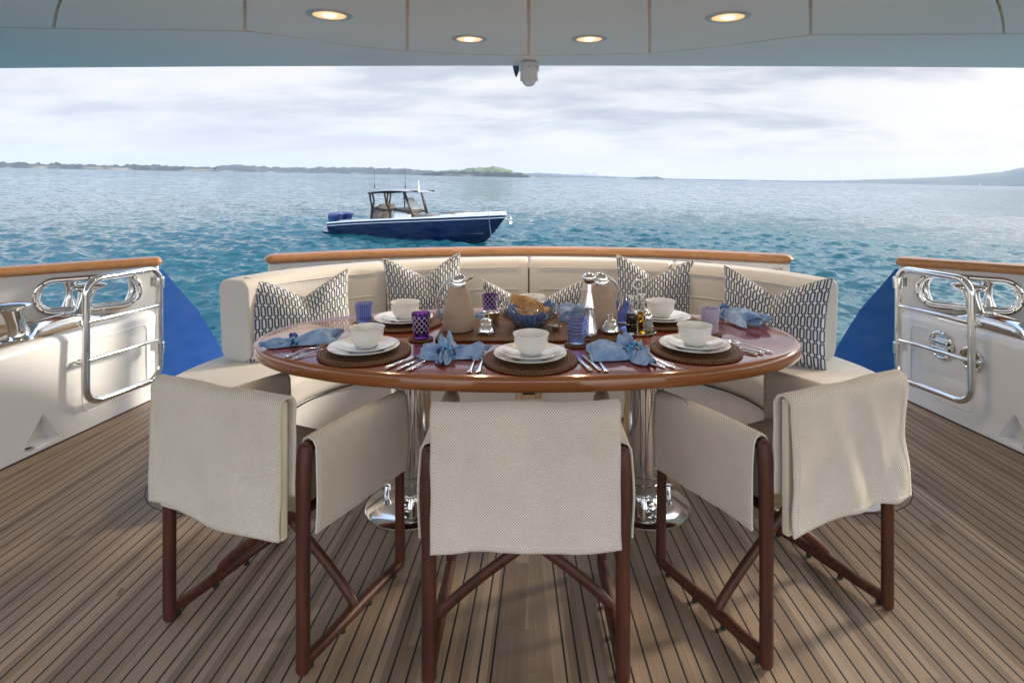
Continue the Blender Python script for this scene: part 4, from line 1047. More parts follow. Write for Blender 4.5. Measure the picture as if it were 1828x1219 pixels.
# piping round the inner and outer top edge of the seat
def offset_path(path, off):
    out = []
    for i, p in enumerate(path):
        a, b2 = Vector(path[max(i-1, 0)]), Vector(path[min(i+1, len(path)-1)]); t_ = (b2-a).normalized(); out.append(Vector((p[0]+t_.y*off, p[1]-t_.x*off, 0)))
    return out
mb = MB(); mb.tube([p+Vector((0, 0, .4445)) for p in offset_path(path[5:-5], -.286)], .0035, 6); mb.tube([p+Vector((0, 0, .4445)) for p in offset_path(path[5:-5], .286)], .0035, 6); mb.build('piping', M_['settee_plain'], SO)
mb = MB(); mb.tube([p+Vector((0, 0, .297)) for p in offset_path(path[4:-4], -.300)], .004, 6); mb.tube([p+Vector((0, 0, .297)) for p in offset_path(path[4:-4], .300)], .004, 6); mb.build('seam_bead', M_['rubber'], SO)  # dark bead along the seam between seat cushion and base
secs = [(11.7, 54.4), (55.0, 89.8), (90.2, 125.0), (125.6, 168.3)]
for a0, a1 in secs:
    n = 14; pth = [ell(1.55, 1.03, 2.87, math.radians(a0+(a1-a0)*i/n)) for i in range(n+1)]
    rings = sweep(pth, .20, .425, .055, .6625, .014, n=6)
    # slight outward rake and a softly crowned face
    rr_ = []
    for r_ in rings:
        c_ = sum(r_, Vector())/len(r_); rr_.append([Vector((p.x+(c_.x-0)*0+(p.z-.45)*.06*math.copysign(1, c_.x)*abs(c_.x)/1.6, p.y+(p.z-.45)*.10*max(0, (c_.y-2.87))/1.03, p.z)) for p in r_])
    mb = MB(); mb.loft(rr_); bc = mb.build('back_cushion', M_['settee'], SO, ang=60)
    for z_, off in ((.828, .004), (.69, .0005)):
        mb = MB(); q = offset_path(pth, -.100-off+.001); 
        pts = [Vector((p.x*(1+(z_-.45)*.06/1.6), p.y+(z_-.45)*.10*max(0, p.y-2.87)/1.03, z_)) for p in q[1:-1]]
        # stand the seam just on the front face
        mb.tube(pts, .0028, 6); mb.build('seam', M_['settee_plain'], bc)
# cupboard latch in the middle of the base
mb = MB(); mb.box((0, 3.503-.02, .150), (.155, .008, .085)); lt = mb.build('locker_latch', M_['steel'], SO, bevel=.004)
mb = MB(); mb.box((0, 3.4755, .145), (.07, .006, .018)); mb.build('latch_slot', M_['black'], lt)

# ------------------------------------------------------------------ table
TX, TY, TA, TB = -.005, 2.9*K, 1.135, .545
TZ = .74
TB_ = thing('dining_table', 'oval varnished mahogany dining table on two polished steel pedestals', 'table', (TX, TY, 0))
def oval_ring(a, b2, z_, n=120, p=2.08):
    out = []
    for i in range(n):
        t_ = 2*pi*i/n; c_, s_ = math.cos(t_), math.sin(t_)
        out.append(Vector((a*math.copysign(abs(c_)**(2/p), c_), b2*math.copysign(abs(s_)**(2/p), s_), z_)))
    return out
def inset(d_): return (TA-d_, TB-d_)
mb = MB(); mb.loft([oval_ring(*inset(.030), TZ-.012), oval_ring(*inset(.030), TZ-.001), oval_ring(*inset(.034), TZ)]); mb.build('top', M_['table_top'], TB_, ang=30)
mb = MB(); R_ = []
for d_, z_ in ((.10, -.056), (.03, -.056), (.008, -.052), (0, -.044), (-.001, -.030), (.001, -.014), (.005, -.005), (.010, -.0015), (.016, -.0008), (.020, .0005), (.026, .0008), (.0297, -.0005), (.0299, -.03)):
    R_.append(oval_ring(*inset(d_), TZ+z_))
mb.loft(R_, cap=False); mb.build('edge', M_['table_edge'], TB_, ang=50)
mb = MB(); mb.loft([oval_ring(*inset(.09), TZ-.050), oval_ring(*inset(.09), TZ-.014)]); mb.build('underside', M_['mahogany'], TB_)
for s_ in (-1, 1):
    cx = s_*.500
    mb = MB(); mb.lathe([(.080, .150), (.086, .156), (.086, .684)], 64, (cx, .03, 0)); p_ = mb.build('pedestal', M_['steel'], TB_, ang=30)
    mb = MB(); mb.lathe([(.0, .0), (.190, .0), (.194, .004), (.193, .010), (.185, .015), (.12, .020), (.0, .021)], 72, (cx, .03, 0)); mb.build('base_plate', M_['steel'], p_, ang=30)
    mb = MB(); mb.lathe([(.070, .02), (.070, .066), (.0675, .069), (.070, .072), (.070, .112), (.0675, .1155), (.070, .119), (.070, .152)], 48, (cx, .03, 0)); mb.build('collar', M_['steel'], p_, ang=25)
    mb = MB(); 
    for an in (-100 if s_ < 0 else -80, ): 
        a = math.radians(an); Mx = Matrix.Translation((cx+.068*math.cos(a), .03+.068*math.sin(a), .045)) @ Matrix.Rotation(a, 4, 'Z') @ Matrix.Rotation(pi/2, 4, 'Y'); mb.lathe([(.016, 0), (.016, .02), (.020, .022), (.020, .03), (.012, .034), (0, .034)], 6, M=Mx)
    mb.build('clamp_knob', M_['steel'], p_, ang=30)
    for sx in (-1, 1):
        mb = MB(); mb.lathe([(.011, .018), (.011, .04), (.018, .042), (.018, .062), (.010, .066), (0, .066)], 16, (cx+sx*.118, .03+.05, 0)); mb.build('base_bolt', M_['steel'], p_, ang=30)

# ------------------------------------------------------------------ director's chairs
def nz(x_, y_, z_): return noise.noise(Vector((x_, y_, z_)))
def make_chair(label, loc, rz, seed, hem, gr='canvas director chairs along the near side of the table'):
    t = thing('director_chair', label, 'chair', (loc[0], loc[1], 0), rz, gr)
    wd = M_['mahogany']; D = .475; r_ = .0185
    for s_ in (-1, 1):
        X0 = s_*.270
        mb = MB(); pts = [(X0, 0, .020), (X0, 0, .05), (X0, 0, .30), (X0, .001, .50), (X0, .004, .60), (X0, .010, .636)]
        mb.tube(pts, [r_, r_, r_*1.0, r_*1.05, r_*1.12, r_*1.05], 16, rnd=True, flat=1.12); mb.build('rear_leg', wd, t, ang=60)
        mb = MB(); mb.tube([(X0, D, .028), (X0, D+.004, .06), (X0, D, .3), (X0, D-.004, .615)], [r_*.9, r_*.95, r_*.9, r_*.9], 14, rnd=True); mb.build('front_leg', wd, t, ang=60)
        mb = MB(); mb.tube([(X0, .0, .036), (X0, .03, .034), (X0, .10, .032), (X0, .22, .036), (X0, .36, .033), (X0, D-.01, .030), (X0, D, .036)], [r_*.8, r_, r_*.95, r_*1.15, r_*.95, r_*.98, r_*.8], 14); rl = mb.build('floor_rail', wd, t, ang=60)
        for yy in (.03, .17, .30, .44):
            mb = MB(); mb.lathe([(.009, 0), (.009, .02)], 10, (X0, yy, .001)); mb.build('glide', M_['rubber'], rl)
        # folding brace: from this side's floor rail up across the middle to the other side's seat rail
        oy = .19 if s_ < 0 else .225
        mb = MB(); mb.tube(smoothpath([(X0, oy, .040), (X0*.93, oy, .075), (X0*.5, oy, .175), (-X0*.3, oy, .33), (-X0*.93, oy, .445)], 5), [r_*.80]*21, 12, flat=1.1); mb.build('cross_brace', wd, t, ang=60)
        mb = MB(); mb.tube([(X0*.93, .03, .447), (X0*.93, D-.02, .447)], .014, 10); mb.tube([(X0, .008, .632), (X0, .08, .645), (X0, D*.5, .640), (X0, D-.005, .618)], .015, 10); mb.build('side_rail', wd, t, ang=60)
        # arm cover: a canvas sleeve hung over the arm rail
        L = .462; H = .265
        def arm(u, v, X0=X0, s_=s_):
            y_ = .022+u*L*(1-.0*v); top = .664-.022*u*u; R0 = .026
            # v: 0 outer hem .. 1 inner hem
            la, arc = H-R0, pi*R0; tot = 2*la+arc; d_ = v*tot
            bul = .007*math.sin(pi*u)
            if d_ < la: ox, z_ = R0+.006*math.sin(pi*d_/la)*1.0, top-R0-(la-d_)
            elif d_ < la+arc:
                a = (d_-la)/R0; ox, z_ = R0*math.cos(a), top-R0+R0*math.sin(a)
            else: ox, z_ = -R0, top-R0-(d_-la-arc)
            dep = max(0, (top-z_)/H)
            ox += (.006*nz(u*3+seed, dep*2, s_*3)+.003*nz(u*9, dep*3, seed))*dep*(1 if ox > 0 else .3)+(.004*dep if ox > 0 else 0)
            z_ += (.006*nz(u*4, seed*1.7, s_)-.004)*dep
            if ox > 0: z_ -= (1-dep)*0
            return (X0+s_*ox, y_+.004*nz(dep*3, seed, u), z_)
        mb = MB(); mb.grid(arm, 26, 44, uvfn=lambda u, v: (u*.5, v*.6), flip=(s_ > 0)); ac = mb.build('arm_cover', M_['chair_canvas'], t, ang=180, solid=.005)
        for uu, pr in ((0.0, None), (1.0, None)):
            mb = MB(); mb.tube([arm(uu, k/30) for k in range(31)], .0038, 6); mb.build('hem_stitch', M_['hem_thread'], ac)
        mb = MB(); mb.tube([arm(k/20, 0) for k in range(21)], .0036, 6); mb.build('hem_stitch', M_['hem_thread'], ac)
    # seat sling
    def seat(u, v):
        return (-.245+.49*u, .03+(D-.05)*v, .448-.02*math.sin(pi*u)*math.sin(pi*v)**.5)
    mb = MB(); mb.grid(seat, 16, 12, uvfn=lambda u, v: (u*.49, v*.43)); mb.build('seat', M_['canvas_inner'], t, ang=180, solid=.03)
    # back board and the canvas cover thrown over it
    mb = MB(); mb.box((0, -.040, .590), (.488, .024, .385)); mb.build('back_panel', M_['panel_cream'], t, bevel=.006)
    mb = MB(); mb.tube([(-.235, -.040, .768), (.235, -.040, .768)], .0155, 12); mb.build('top_rail', wd, t)
    W = .508; Hf = .354; Rr = .028
    def back(u, v):
        # v 0: outer (rear) hem, 1: inner hem
        x_ = -W/2+W*u; la, arc, lb = Hf, pi*Rr, .26; tot = la+arc+lb; d_ = v*tot; top = .797
        top += .006*nz(u*4, seed, 1.5)-.003*math.sin(pi*u)+(.005 if hem == 'mid' else 0)*(u-.5)
        if d_ < la: y_, z_, side, dep = -Rr, top-Rr-(la-d_), -1, (la-d_)/la
        elif d_ < la+arc:
            a = (d_-la)/Rr; y_, z_, side, dep = -Rr*math.cos(a), top-Rr+Rr*math.sin(a), 0, 0
        else: y_, z_, side, dep = Rr, top-Rr-(d_-la-arc), 1, (d_-la-arc)/lb
        y_ -= .040
        if side <= 0:
            fold = 0
            if hem == 'left': fold = .020*nz(u*2.2+3, .7*dep+seed, 0)+.010*math.sin(u*9+dep*3)*dep*(1-u)+.008*math.exp(-((u-.35+.1*dep)/.12)**2)*dep
            elif hem == 'right': fold = .026*nz(u*4+1.5*dep+seed, 1.2*dep, 2)*(.3+dep)+.012*math.sin(u*13-dep*5)*(.25+.5*dep)*u+.010*math.exp(-((u-.30-.25*dep)/.09)**2)+.007*math.exp(-((u-.62-.2*dep)/.05)**2)
            else: fold = .020*nz(u*5+seed, .8*dep, 1)+.007*math.sin(u*17+1)*(1-dep)*(1-.3*dep)
            y_ -= .004+fold*(.35+.65*min(1, dep*1.6))*(1 if d_ < la else .25)+.004*dep
            if hem == 'left': z_ += dep*(.014*math.exp(-((u-.0)/.25)**2)+.003*math.sin(u*6)-.002*u)
            elif hem == 'right': z_ += dep*(.020*math.sin(pi*min(1, u*1.15))*(u**.3)*.9+.006*u)
            else: z_ += dep*(.004*math.sin(u*7)-.006*math.exp(-(u/.15)**2))
        x_ *= 1+(.012*(1-dep) if side <= 0 else 0)*0-.010*math.sin(pi*dep)*(1 if side <= 0 else 0)
        x_ += .004*nz(dep*4, seed, u*2)
        return (x_, y_, z_)
    mb = MB(); mb.grid(back, 60, 84, uvfn=lambda u, v: (u*.54, v*.74)); bc = mb.build('back_cover', M_['chair_canvas'], t, ang=180, solid=.008)
    for uu in (.004, .996):
        mb = MB(); mb.tube([back(uu, k/60) for k in range(61)], .0034, 6); mb.build('hem_stitch', M_['hem_thread'], bc)
    for uu in (.040, .960):
        mb = MB(); mb.tube([Vector(back(uu, .01+k/70))+Vector((0, -.0040, 0)) for k in range(34)], .0019, 5); mb.build('seam', M_['hem_thread'], bc)
    mb = MB(); mb.tube([Vector(back(.04+.92*k/40, .022))+Vector((0, -.0040, 0)) for k in range(41)], .0019, 5); mb.build('seam', M_['hem_thread'], bc)
    mb = MB(); mb.tube([back(k/40, .002) for k in range(41)], .0034, 6); mb.build('hem_stitch', M_['hem_thread'], bc)
    return t
make_chair('canvas director chair on the left, turned towards the table centre', (-.890, 2.05*K), math.radians(-22), 1.3, 'left')
make_chair('canvas director chair in the middle, seen square from behind', (-.008, 1.90*K), 0, 4.1, 'mid')
make_chair('canvas director chair on the right with a deeply creased back cover', (.925, 2.09*K), math.radians(25.5), 7.7, 'right')

# ------------------------------------------------------------------ pillows
def pillow(label, loc, rz, w_, h_, th, chop, u0, lean, roll=0, ph=0, grp='blue and cream lattice cushions on the settee'):
    N = 46
    def surf(u, v, s_):
        a, b2 = 2*u-1, 2*v-1
        bev = max(0, (1-abs(a)**2.6))*max(0, (1-abs(b2)**2.6))
        t_ = th*.5*bev**.62
        x_ = w_/2*a*(1-.075*(1-b2*b2)); z_ = h_/2*b2*(1-.085*(1-a*a)*(1 if b2 < 0 else .3))
        V_ = max(0, 1-abs(a-u0)/(1+abs(u0)*.6)); dip = chop*(V_**1.25)
        z_ -= dip*((b2+1)/2)**2.4
        # the chopped middle pinches in and throws the cloth either side forward
        g = math.exp(-((a-u0)/.16)**2)*max(0, b2)**1.2
        t_ *= 1-.45*g
        y_ = s_*t_
        y_ += .030*g*(1 if chop > .05 else 0)
        y_ -= .018*math.exp(-((a-u0-.38)/.20)**2)*max(0, b2)*(chop > .05)*s_*-1
        fold = .0035*nz(a*3+ph, b2*3, s_)+.003*math.sin(b2*14+a*3+ph)*abs(a)**3
        y_ += s_*fold*bev**.2 if bev > 0 else 0
        return (x_, y_, z_+h_/2)
    mb = MB()
    mb.grid(lambda u, v: surf(u, v, -1), N, N, uvfn=lambda u, v: (u*w_+ph*.013, v*h_+ph*.02))
    mb.grid(lambda u, v: surf(u, v, 1), N, N, uvfn=lambda u, v: (u*w_, v*h_), flip=True)
    M = Matrix.Rotation(roll, 4, 'Y') @ Matrix.Rotation(-lean, 4, 'X')
    o = mb.build('patterned_cushion', M_['pillow'], ang=180, M=M); o.location = loc; o.rotation_euler = (0, 0, rz)
    # piped edge
    e = MB(); pts = []
    for k in range(4*30):
        s4, f = divmod(k, 30); f /= 30
        u, v = [(f, 0), (1, f), (1-f, 1), (0, 1-f)][s4]; pts.append(M @ Vector(surf(u, v, 0)))
    e.tube(pts, .0032, 6, closed=True); e.build('piping', M_['pillow'], o)
    tag(o, label, 'cushion', grp); return o
SZ = .448
pillow('lattice-print cushion at the left end of the settee', (-1.205, 3.66*K, SZ), math.radians(30), .54, .455, .20, .14, .10, math.radians(13), math.radians(-2), 0)
pillow('lattice-print cushion second from the left, behind the stone jug', (-.618, 4.13*K, SZ), math.radians(10), .47, .485, .19, .13, .02, math.radians(10), math.radians(-3.5), 2.0)
pillow('low oblong lattice-print cushion in the middle behind the bread basket', (.020, 4.12*K, SZ), 0, .63, .335, .17, .16, -.03, math.radians(10), math.radians(1), 4.1)
pillow('lattice-print cushion second from the right, behind the oil bottles', (.742, 4.12*K, SZ), math.radians(-8), .47, .475, .19, .12, .0, math.radians(10), math.radians(3), 5.3)
pillow('lattice-print cushion at the right end of the settee', (1.240, 3.53*K, SZ), math.radians(-30), .54, .475, .20, .125, -.03, math.radians(13), math.radians(3), 7.9)
# ------------------------------------------------------------------ table setting
def tp(x_, yr, z_=TZ): return (x_, yr*K, z_)
# placemats
seats = [('front left', -.623, 2.593), ('front middle', .006, 2.490), ('front right', .642, 2.626), ('back left', -.572, 3.12), ('back middle', .012, 3.27), ('back right', .612, 3.15)]
mt = thing('placemat', 'x', 'placemat', (0, 0, 0), 0, 'round woven placemats')
bpy.data.objects.remove(mt)
mb = MB(); mb.lathe([(0, .0), (.168, 0), (.173, .003), (.173, .008), (.168, .0115), (.160, .010), (0, .009)], 96); mat0 = mb.build('placemat', M_['wicker_round'])
mb = MB(); mb.lathe([(0, .003), (.072, .0), (.076, .002), (.108, .0125), (.131, .0185), (.1335, .0205), (.1315, .0222), (.108, .0165), (.080, .0065), (0, .0060)], 72); plate0 = mb.build('dinner_plate', M_['china'])
mb = MB(); mb.lathe([(0, .003), (.060, .0), (.064, .002), (.088, .0105), (.1045, .0160), (.1065, .018), (.1045, .0192), (.088, .0142), (.066, .0055), (0, .0050)], 72); small0 = mb.build('side_plate', M_['china'])
mb = MB(); mb.lathe([(0, .003), (.030, .003), (.031, 0), (.036, 0), (.042, .006), (.0535, .020), (.0615, .042), (.0655, .072), (.0665, .0735), (.0668, .0725), (.0660, .0745), (.0640, .0735), (.0600, .044), (.0515, .023), (.038, .011), (0, .008)], 72); bowl0 = mb.build('bowl', M_['china'])
where = {'front left': 'at the front left seat', 'front middle': 'at the front middle seat', 'front right': 'at the front right seat', 'back left': 'at the back left seat by the jug', 'back middle': 'at the back middle seat behind the bread', 'back right': 'at the back right seat behind the oil bottles'}
for i, (nm, x_, yr) in enumerate(seats):
    for k, (o0, z_, lab, cat, g) in enumerate(((mat0, TZ+.001, 'round dark woven placemat under the plates ', 'placemat', 'round woven placemats'), (plate0, TZ+.0115, 'wide white plate, the lower one ', 'plate', 'white plates'), (small0, TZ+.019, 'smaller white plate between plate and bowl ', 'plate', 'white plates'), (bowl0, TZ+.0250, 'white bowl standing on two plates ', 'bowl', 'white bowls'))):
        o = o0 if i == 0 else o0.copy()
        if i: C.objects.link(o)
        ox, oy = ((0, 0), (-.004+.003*i % .006, .002), (.006-.004*(i % 3), .003), (.006-.004*(i % 3), .006))[k]
        o.location = tp(x_+ox, yr, z_); o.location.y += oy; o.rotation_euler = (0, 0, i*.7)
        tag(o, lab+where[nm], cat, g)

# runner
mb = MB()
mb.loft([[Vector((x_, y_, z_)) for x_, y_ in rrect(.785-2*d_, .345-2*d_, .02, 4)] for d_, z_ in ((.003, 0), (0, .003), (0, .008), (.004, .0105), (.010, .010))])
o = mb.build('table_runner', M_['wicker_runner'], loc=(.010, 2.955*K, TZ+.001)); tag(o, 'rectangular dark woven mat in the middle of the table', 'table mat')
RZ = TZ+.0115
# coasters and tumblers
mb = MB(); mb.lathe([(0, 0), (.047, 0), (.050, .002), (.050, .006), (.047, .008), (0, .0075)], 48); coaster0 = mb.build('coaster', M_['wicker_round'])
def tumbler(name, x_, yr, r_, h_, mat, label, z_=TZ+.009, water=None):
    t = thing(name, label, 'glass', tp(x_, yr, z_), random.random()*3, 'coloured tumblers')
    mb = MB(); rb = r_*.78
    prof = [(0, .001), (rb*.8, 0), (rb, .003)]
    for k in range(11):
        f = k/10; rr_ = rb+(r_-rb)*f
        if 'ring' in mat: rr_ += .0015*math.cos(f*h_/.014*2*pi)*(f > .1)
        prof.append((rr_, .004+(h_-.004)*f))
    prof += [(r_-.0012, h_+.001)]
    for k in range(10, -1, -1):
        f = k/10; prof.append((max(rb+(r_-rb)*f-.0034, .001), .013+(h_-.013)*f))
    prof += [(rb*.6, .0105), (0, .010)]
    mb.lathe(prof, 40); mb.build('body', M_[mat], t, ang=50)
    return t
gl = [('blue_flute', -.748, 3.10, .042, .088, 'fluted blue tumbler behind the front left bowl'), ('purple_diamond', -.443, 2.805, .040, .102, 'dark purple tumbler cut with a diamond lattice, front left'),
      ('purple_diamond', -.187, 3.30, .041, .092, 'dark purple cut tumbler behind the sugar bowl'), ('blue_ring', .191, 2.712, .0425, .102, 'ringed clear-blue tumbler in front of the steel mill'),
      ('blue_flute', .432, 3.10, .040, .096, 'blue tumbler behind the dark vinegar bottle'), ('purple_brick', .770, 2.90, .041, .104, 'pale purple tumbler cut with small blocks, on the right')]
for i, (mt_, x_, yr, r_, h_, lb) in enumerate(gl):
    c_ = coaster0 if i == 0 else coaster0.copy()
    if i: C.objects.link(c_)
    c_.location = tp(x_, yr, TZ+.001); tag(c_, 'small round woven coaster under the '+lb.split(',')[0], 'coaster', 'woven coasters')
    tumbler('tumbler', x_, yr, r_, h_, mt_, lb)

# stone-jacketed vacuum jugs
def jug(label, x_, yr, rz, sc=1.0):
    t = thing('vacuum_jug', label, 'jug', tp(x_, yr, RZ), rz, 'stone coloured vacuum jugs')
    pr = [(0, 0), (.058, 0), (.066, .004), (.0685, .013), (.0685, .035), (.067, .070), (.0625, .105), (.0545, .138), (.044, .166), (.0345, .186), (.031, .190), (0, .190)]
    mb = MB(); mb.lathe([(a*sc, b2*sc) for a, b2 in pr], 56); mb.build('body', M_['stone'], t, ang=50)
    mb = MB(); mb.lathe([(.0325, .186), (.0335, .190), (.0330, .206), (.0315, .209), (.030, .210), (0, .210)], 40); mb.build('collar', M_['steel'], t, ang=40)
    # lid: dome rising to a beak, spout leaf and thumb lever
    mb = MB(); rows = []
    for k in range(9):
        f = k/8; a = f*pi/2; rows.append([Vector((.006*math.sin(a)+.030*math.cos(a)*math.cos(q), .026*math.cos(a)*math.sin(q), .208+.034*math.sin(a)+.010*math.cos(q)*0)) for q in np.linspace(0, 2*pi, 25)[:-1]])
    mb.loft(rows); mb.build('lid', M_['steel'], t, ang=60)
    mb = MB(); rows = []
    for k in range(7):
        f = k/6; w_ = .020*(1-f**2.2)+.002; rows.append([Vector((.022+.042*f, -w_, .207+.026*f)), Vector((.022+.042*f, 0, .200+.025*f)), Vector((.022+.042*f, w_, .207+.026*f)), Vector((.022+.042*f, w_*.8, .210+.026*f)), Vector((.022+.042*f, 0, .2045+.026*f)), Vector((.022+.042*f, -w_*.8, .210+.026*f))])
    mb.loft(rows); mb.build('spout', M_['steel'], t, ang=60)
    mb = MB(); mb.tube(smoothpath([(-.018, 0, .222), (-.036, 0, .214), (-.052, 0, .203)], 4), [.007]*9, 10, flat=1.6, rnd=True); mb.build('thumb_lever', M_['steel'], t)
    mb = MB(); mb.tube(smoothpath([(-.028, 0, .200), (-.045, 0, .205), (-.066, 0, .192), (-.086, 0, .155), (-.095, 0, .115), (-.090, 0, .085), (-.083, 0, .066)], 5), [.0052+.0010*math.sin(k/30*pi) for k in range(31)], 10, flat=1.9, rnd=True); mb.build('handle', M_['steel'], t)
    return t
jug('stone-coloured vacuum jug on the left with its spout to the right', -.302, 2.94, math.radians(-8))
jug('stone-coloured vacuum jug on the right, half hidden by the tall steel mill', .318, 2.985, math.radians(197))
# tall conical mill
t = thing('pepper_mill', 'tall conical polished steel mill with a fat rounded knob', 'pepper mill', tp(.2525, 2.845, RZ))
mb = MB(); mb.lathe([(0, 0), (.034, 0), (.0375, .003), (.0375, .008), (.034, .020), (.0255, .075), (.0205, .110), (.0212, .114), (.0195, .118), (.0125, .180), (.009, .212), (.008, .218), (0, .218)], 48); mb.build('body', M_['steel'], t, ang=30)
mb = MB(); mb.lathe([(0, .212), (.012, .213), (.023, .221), (.0285, .232), (.029, .242), (.025, .252), (.015, .258), (0, .260)], 40); mb.build('knob', M_['steel'], t, ang=60)
# bell-shaped butter covers
for x_, yr, lb in ((-.180, 2.885, 'silver bell-shaped cover with a ring handle, in front of the sugar bowl'), (.345, 2.885, 'silver bell-shaped cover with a ring handle, beside the tall mill')):
    t = thing('butter_bell', lb, 'bell cover', tp(x_, yr, RZ), .3, 'silver bell covers')
    mb = MB(); mb.lathe([(0, 0), (.030, .0), (.036, .005), (.0385, .010), (.037, .012), (.031, .014)], 40); mb.build('dish', M_['clear_glass'] if x_ < 0 else M_['silver'], t, ang=40)
    mb = MB(); mb.lathe([(.040, .0125), (.0385, .018), (.036, .026), (.0325, .034), (.0300, .0375), (.0290, .040), (.0275, .047), (.0235, .054), (.015, .0595), (.006, .0615), (0, .062)], 44); mb.build('cover', M_['silver'], t, ang=50)
    mb = MB(); mb.tube([(.0115*math.cos(a), 0, .0705+.0105*math.sin(a)) for a in np.linspace(0, 2*pi, 21)[:-1]], .0018, 8, closed=True); mb.lathe([(.003, .0575), (.0025, .061), (0, .061)], 12); mb.build('ring_handle', M_['silver'], t)
# sugar bowl with a spoon
t = thing('sugar_bowl', 'silver cylindrical bowl with a spoon in it, behind the left bell cover', 'bowl', tp(-.168, 3.055, RZ))
mb = MB(); mb.lathe([(0, .001), (.033, 0), (.035, .003), (.0355, .050), (.0385, .0555), (.0375, .0565), (.0335, .051), (.033, .008), (0, .007)], 44); mb.build('body', M_['silver'], t, ang=40)
mb = MB(); mb.tube([(-.02, 0, .02), (.022, -.004, .052), (.046, -.006, .068)], [.003, .0022, .0032], 8, flat=1.6, rnd=True); mb.build('spoon', M_['silver'], t)

# wire bread basket, lined
t = thing('bread_basket', 'round silver wire basket with looped rim in the middle of the table', 'basket', tp(.004, 3.0, RZ))
mb = MB(); n = 30
def bprof(f): return (.052+.068*f**.75, .004+.078*f**1.15)
for i in range(n):
    a0 = 2*pi*i/n; da_ = pi/n; pts = []
    for k in range(9): r_, z_ = bprof(k/8); pts.append((r_*math.cos(a0-da_*.35), r_*math.sin(a0-da_*.35), z_))
    for k in range(1, 6):
        b2 = pi*k/6; r_, z_ = bprof(1); aa_ = a0-da_*.35*math.cos(b2)*1.0; aa_ = a0+da_*.95*(-math.cos(b2)); pts.append(((r_+.002*math.sin(b2))*math.cos(aa_), (r_+.002*math.sin(b2))*math.sin(aa_), z_+.018*math.sin(b2)))
    for k in range(8, -1, -1): r_, z_ = bprof(k/8); pts.append((r_*math.cos(a0+da_*.35), r_*math.sin(a0+da_*.35), z_))
    mb.tube(pts, .0016, 5)
for f, rr_ in ((0, .0016), (.45, .0012)): 
    r_, z_ = bprof(f); mb.tube([(r_*math.cos(a), r_*math.sin(a), z_) for a in np.linspace(0, 2*pi, 61)[:-1]], rr_, 6, closed=True)
mb.build('wire_cage', M_['silver'], t)
mb = MB(); mb.lathe([(0, .001), (.050, .0), (.052, .005), (0, .006)], 40); mb.build('foot', M_['silver'], t)
# lining cloth and bread lie in it as things of their own
def liner(u, v):
    a = 2*pi*u; f = v*1.0; r_, z_ = bprof(min(1, f*.98)); pk = .002+.028*max(0, math.sin(a*2+.2))**3+.016*nz(math.cos(a)*2, math.sin(a)*2, 3); k = max(0, (v-.72)/.28)
    r_ = r_*.955*(1-.05*k)+.003*math.sin(a*13)*v; z_ = z_*(1-.14*v)+pk*k*1.0+.0035*math.cos(a*11)*v
    return (r_*math.cos(a), r_*math.sin(a), z_+.004)
mb = MB(); mb.grid(liner, 120, 22, cu=True, uvfn=lambda u, v: (u*.7, .3-v*.1)); o = mb.build('napkin', M_['napkin_deep'], ang=180, solid=.0015); o.location = tp(.004, 3.0, RZ+.001); tag(o, 'blue linen napkin lining the bread basket', 'napkin')
random.seed(11)
def bread(label, loc, eul, L_, W_, T_, seed):
    mb = MB(); rows = []
    for k in range(13):
        f = k/12; x_ = (f-.5)*L_; sc = (.45+.55*min(1, f*2.2))*(1-max(0, f-.85)*2); row = []
        for a in np.linspace(0, 2*pi, 17)[:-1]:
            q = 1+.16*nz(f*4, math.cos(a)*1.5+seed, math.sin(a)*1.5); row.append(Vector((x_+.006*nz(a, f*3, seed), W_/2*sc*q*math.copysign(abs(math.cos(a))**.6, math.cos(a)), T_/2*sc*q*math.copysign(abs(math.sin(a))**.7, math.sin(a))+.012*math.sin(pi*f+seed))))
        rows.append(row)
    mb.loft(rows); o = mb.build('bread_slice', M_['bread'], ang=50); o.location = loc; o.rotation_euler = eul; return tag(o, label, 'bread', 'torn flat breads')
bx, by = .004, 3.0*K
bread('large golden flat bread standing out of the basket to the upper left', (bx-.014, by-.005, RZ+.098), (math.radians(60), math.radians(22), math.radians(-4)), .155, .070, .014, 1.0)
bread('flat bread lying low at the left of the basket', (bx-.030, by-.035, RZ+.070), (math.radians(25), math.radians(10), math.radians(6)), .12, .055, .018, 2.2)
bread('browner bread piece lying at the back right of the basket', (bx+.030, by+.020, RZ+.066), (math.radians(40), math.radians(-6), math.radians(-20)), .12, .05, .018, 3.1)

# oil and vinegar on a silver tray
TRx, TRy = .470, 2.95
o = thing('cruet_stand', 'round silver cruet tray with a ring-topped carrying rod', 'cruet stand', tp(TRx, TRy))
mb = MB(); mb.lathe([(0, .002), (.060, .001), (.078, .003), (.082, .008), (.080, .0095), (.066, .005), (0, .0045)], 60); mb.build('tray', M_['silver'], o, ang=40)
mb = MB(); mb.tube([(0, 0, .004), (0, 0, .186)], .0026, 10); mb.build('rod', M_['silver'], o)
mb = MB(); mb.tube([(.0205*math.cos(a), 0, .206+.0205*math.sin(a)) for a in np.linspace(0, 2*pi, 33)[:-1]], .0028, 10, closed=True); mb.build('ring_handle', M_['silver'], o)
mb = MB()
for cx_, cy_, rr_ in ((-.028, -.014, .0262), (.026, .020, .0262), (.040, -.030, .0215)): mb.tube([(cx_+rr_*math.cos(a), cy_+rr_*math.sin(a), .040 if rr_ > .022 else .034) for a in np.linspace(0, 2*pi, 31)[:-1]], .0014, 6, closed=True)
mb.build('bottle_holder', M_['silver'], o)
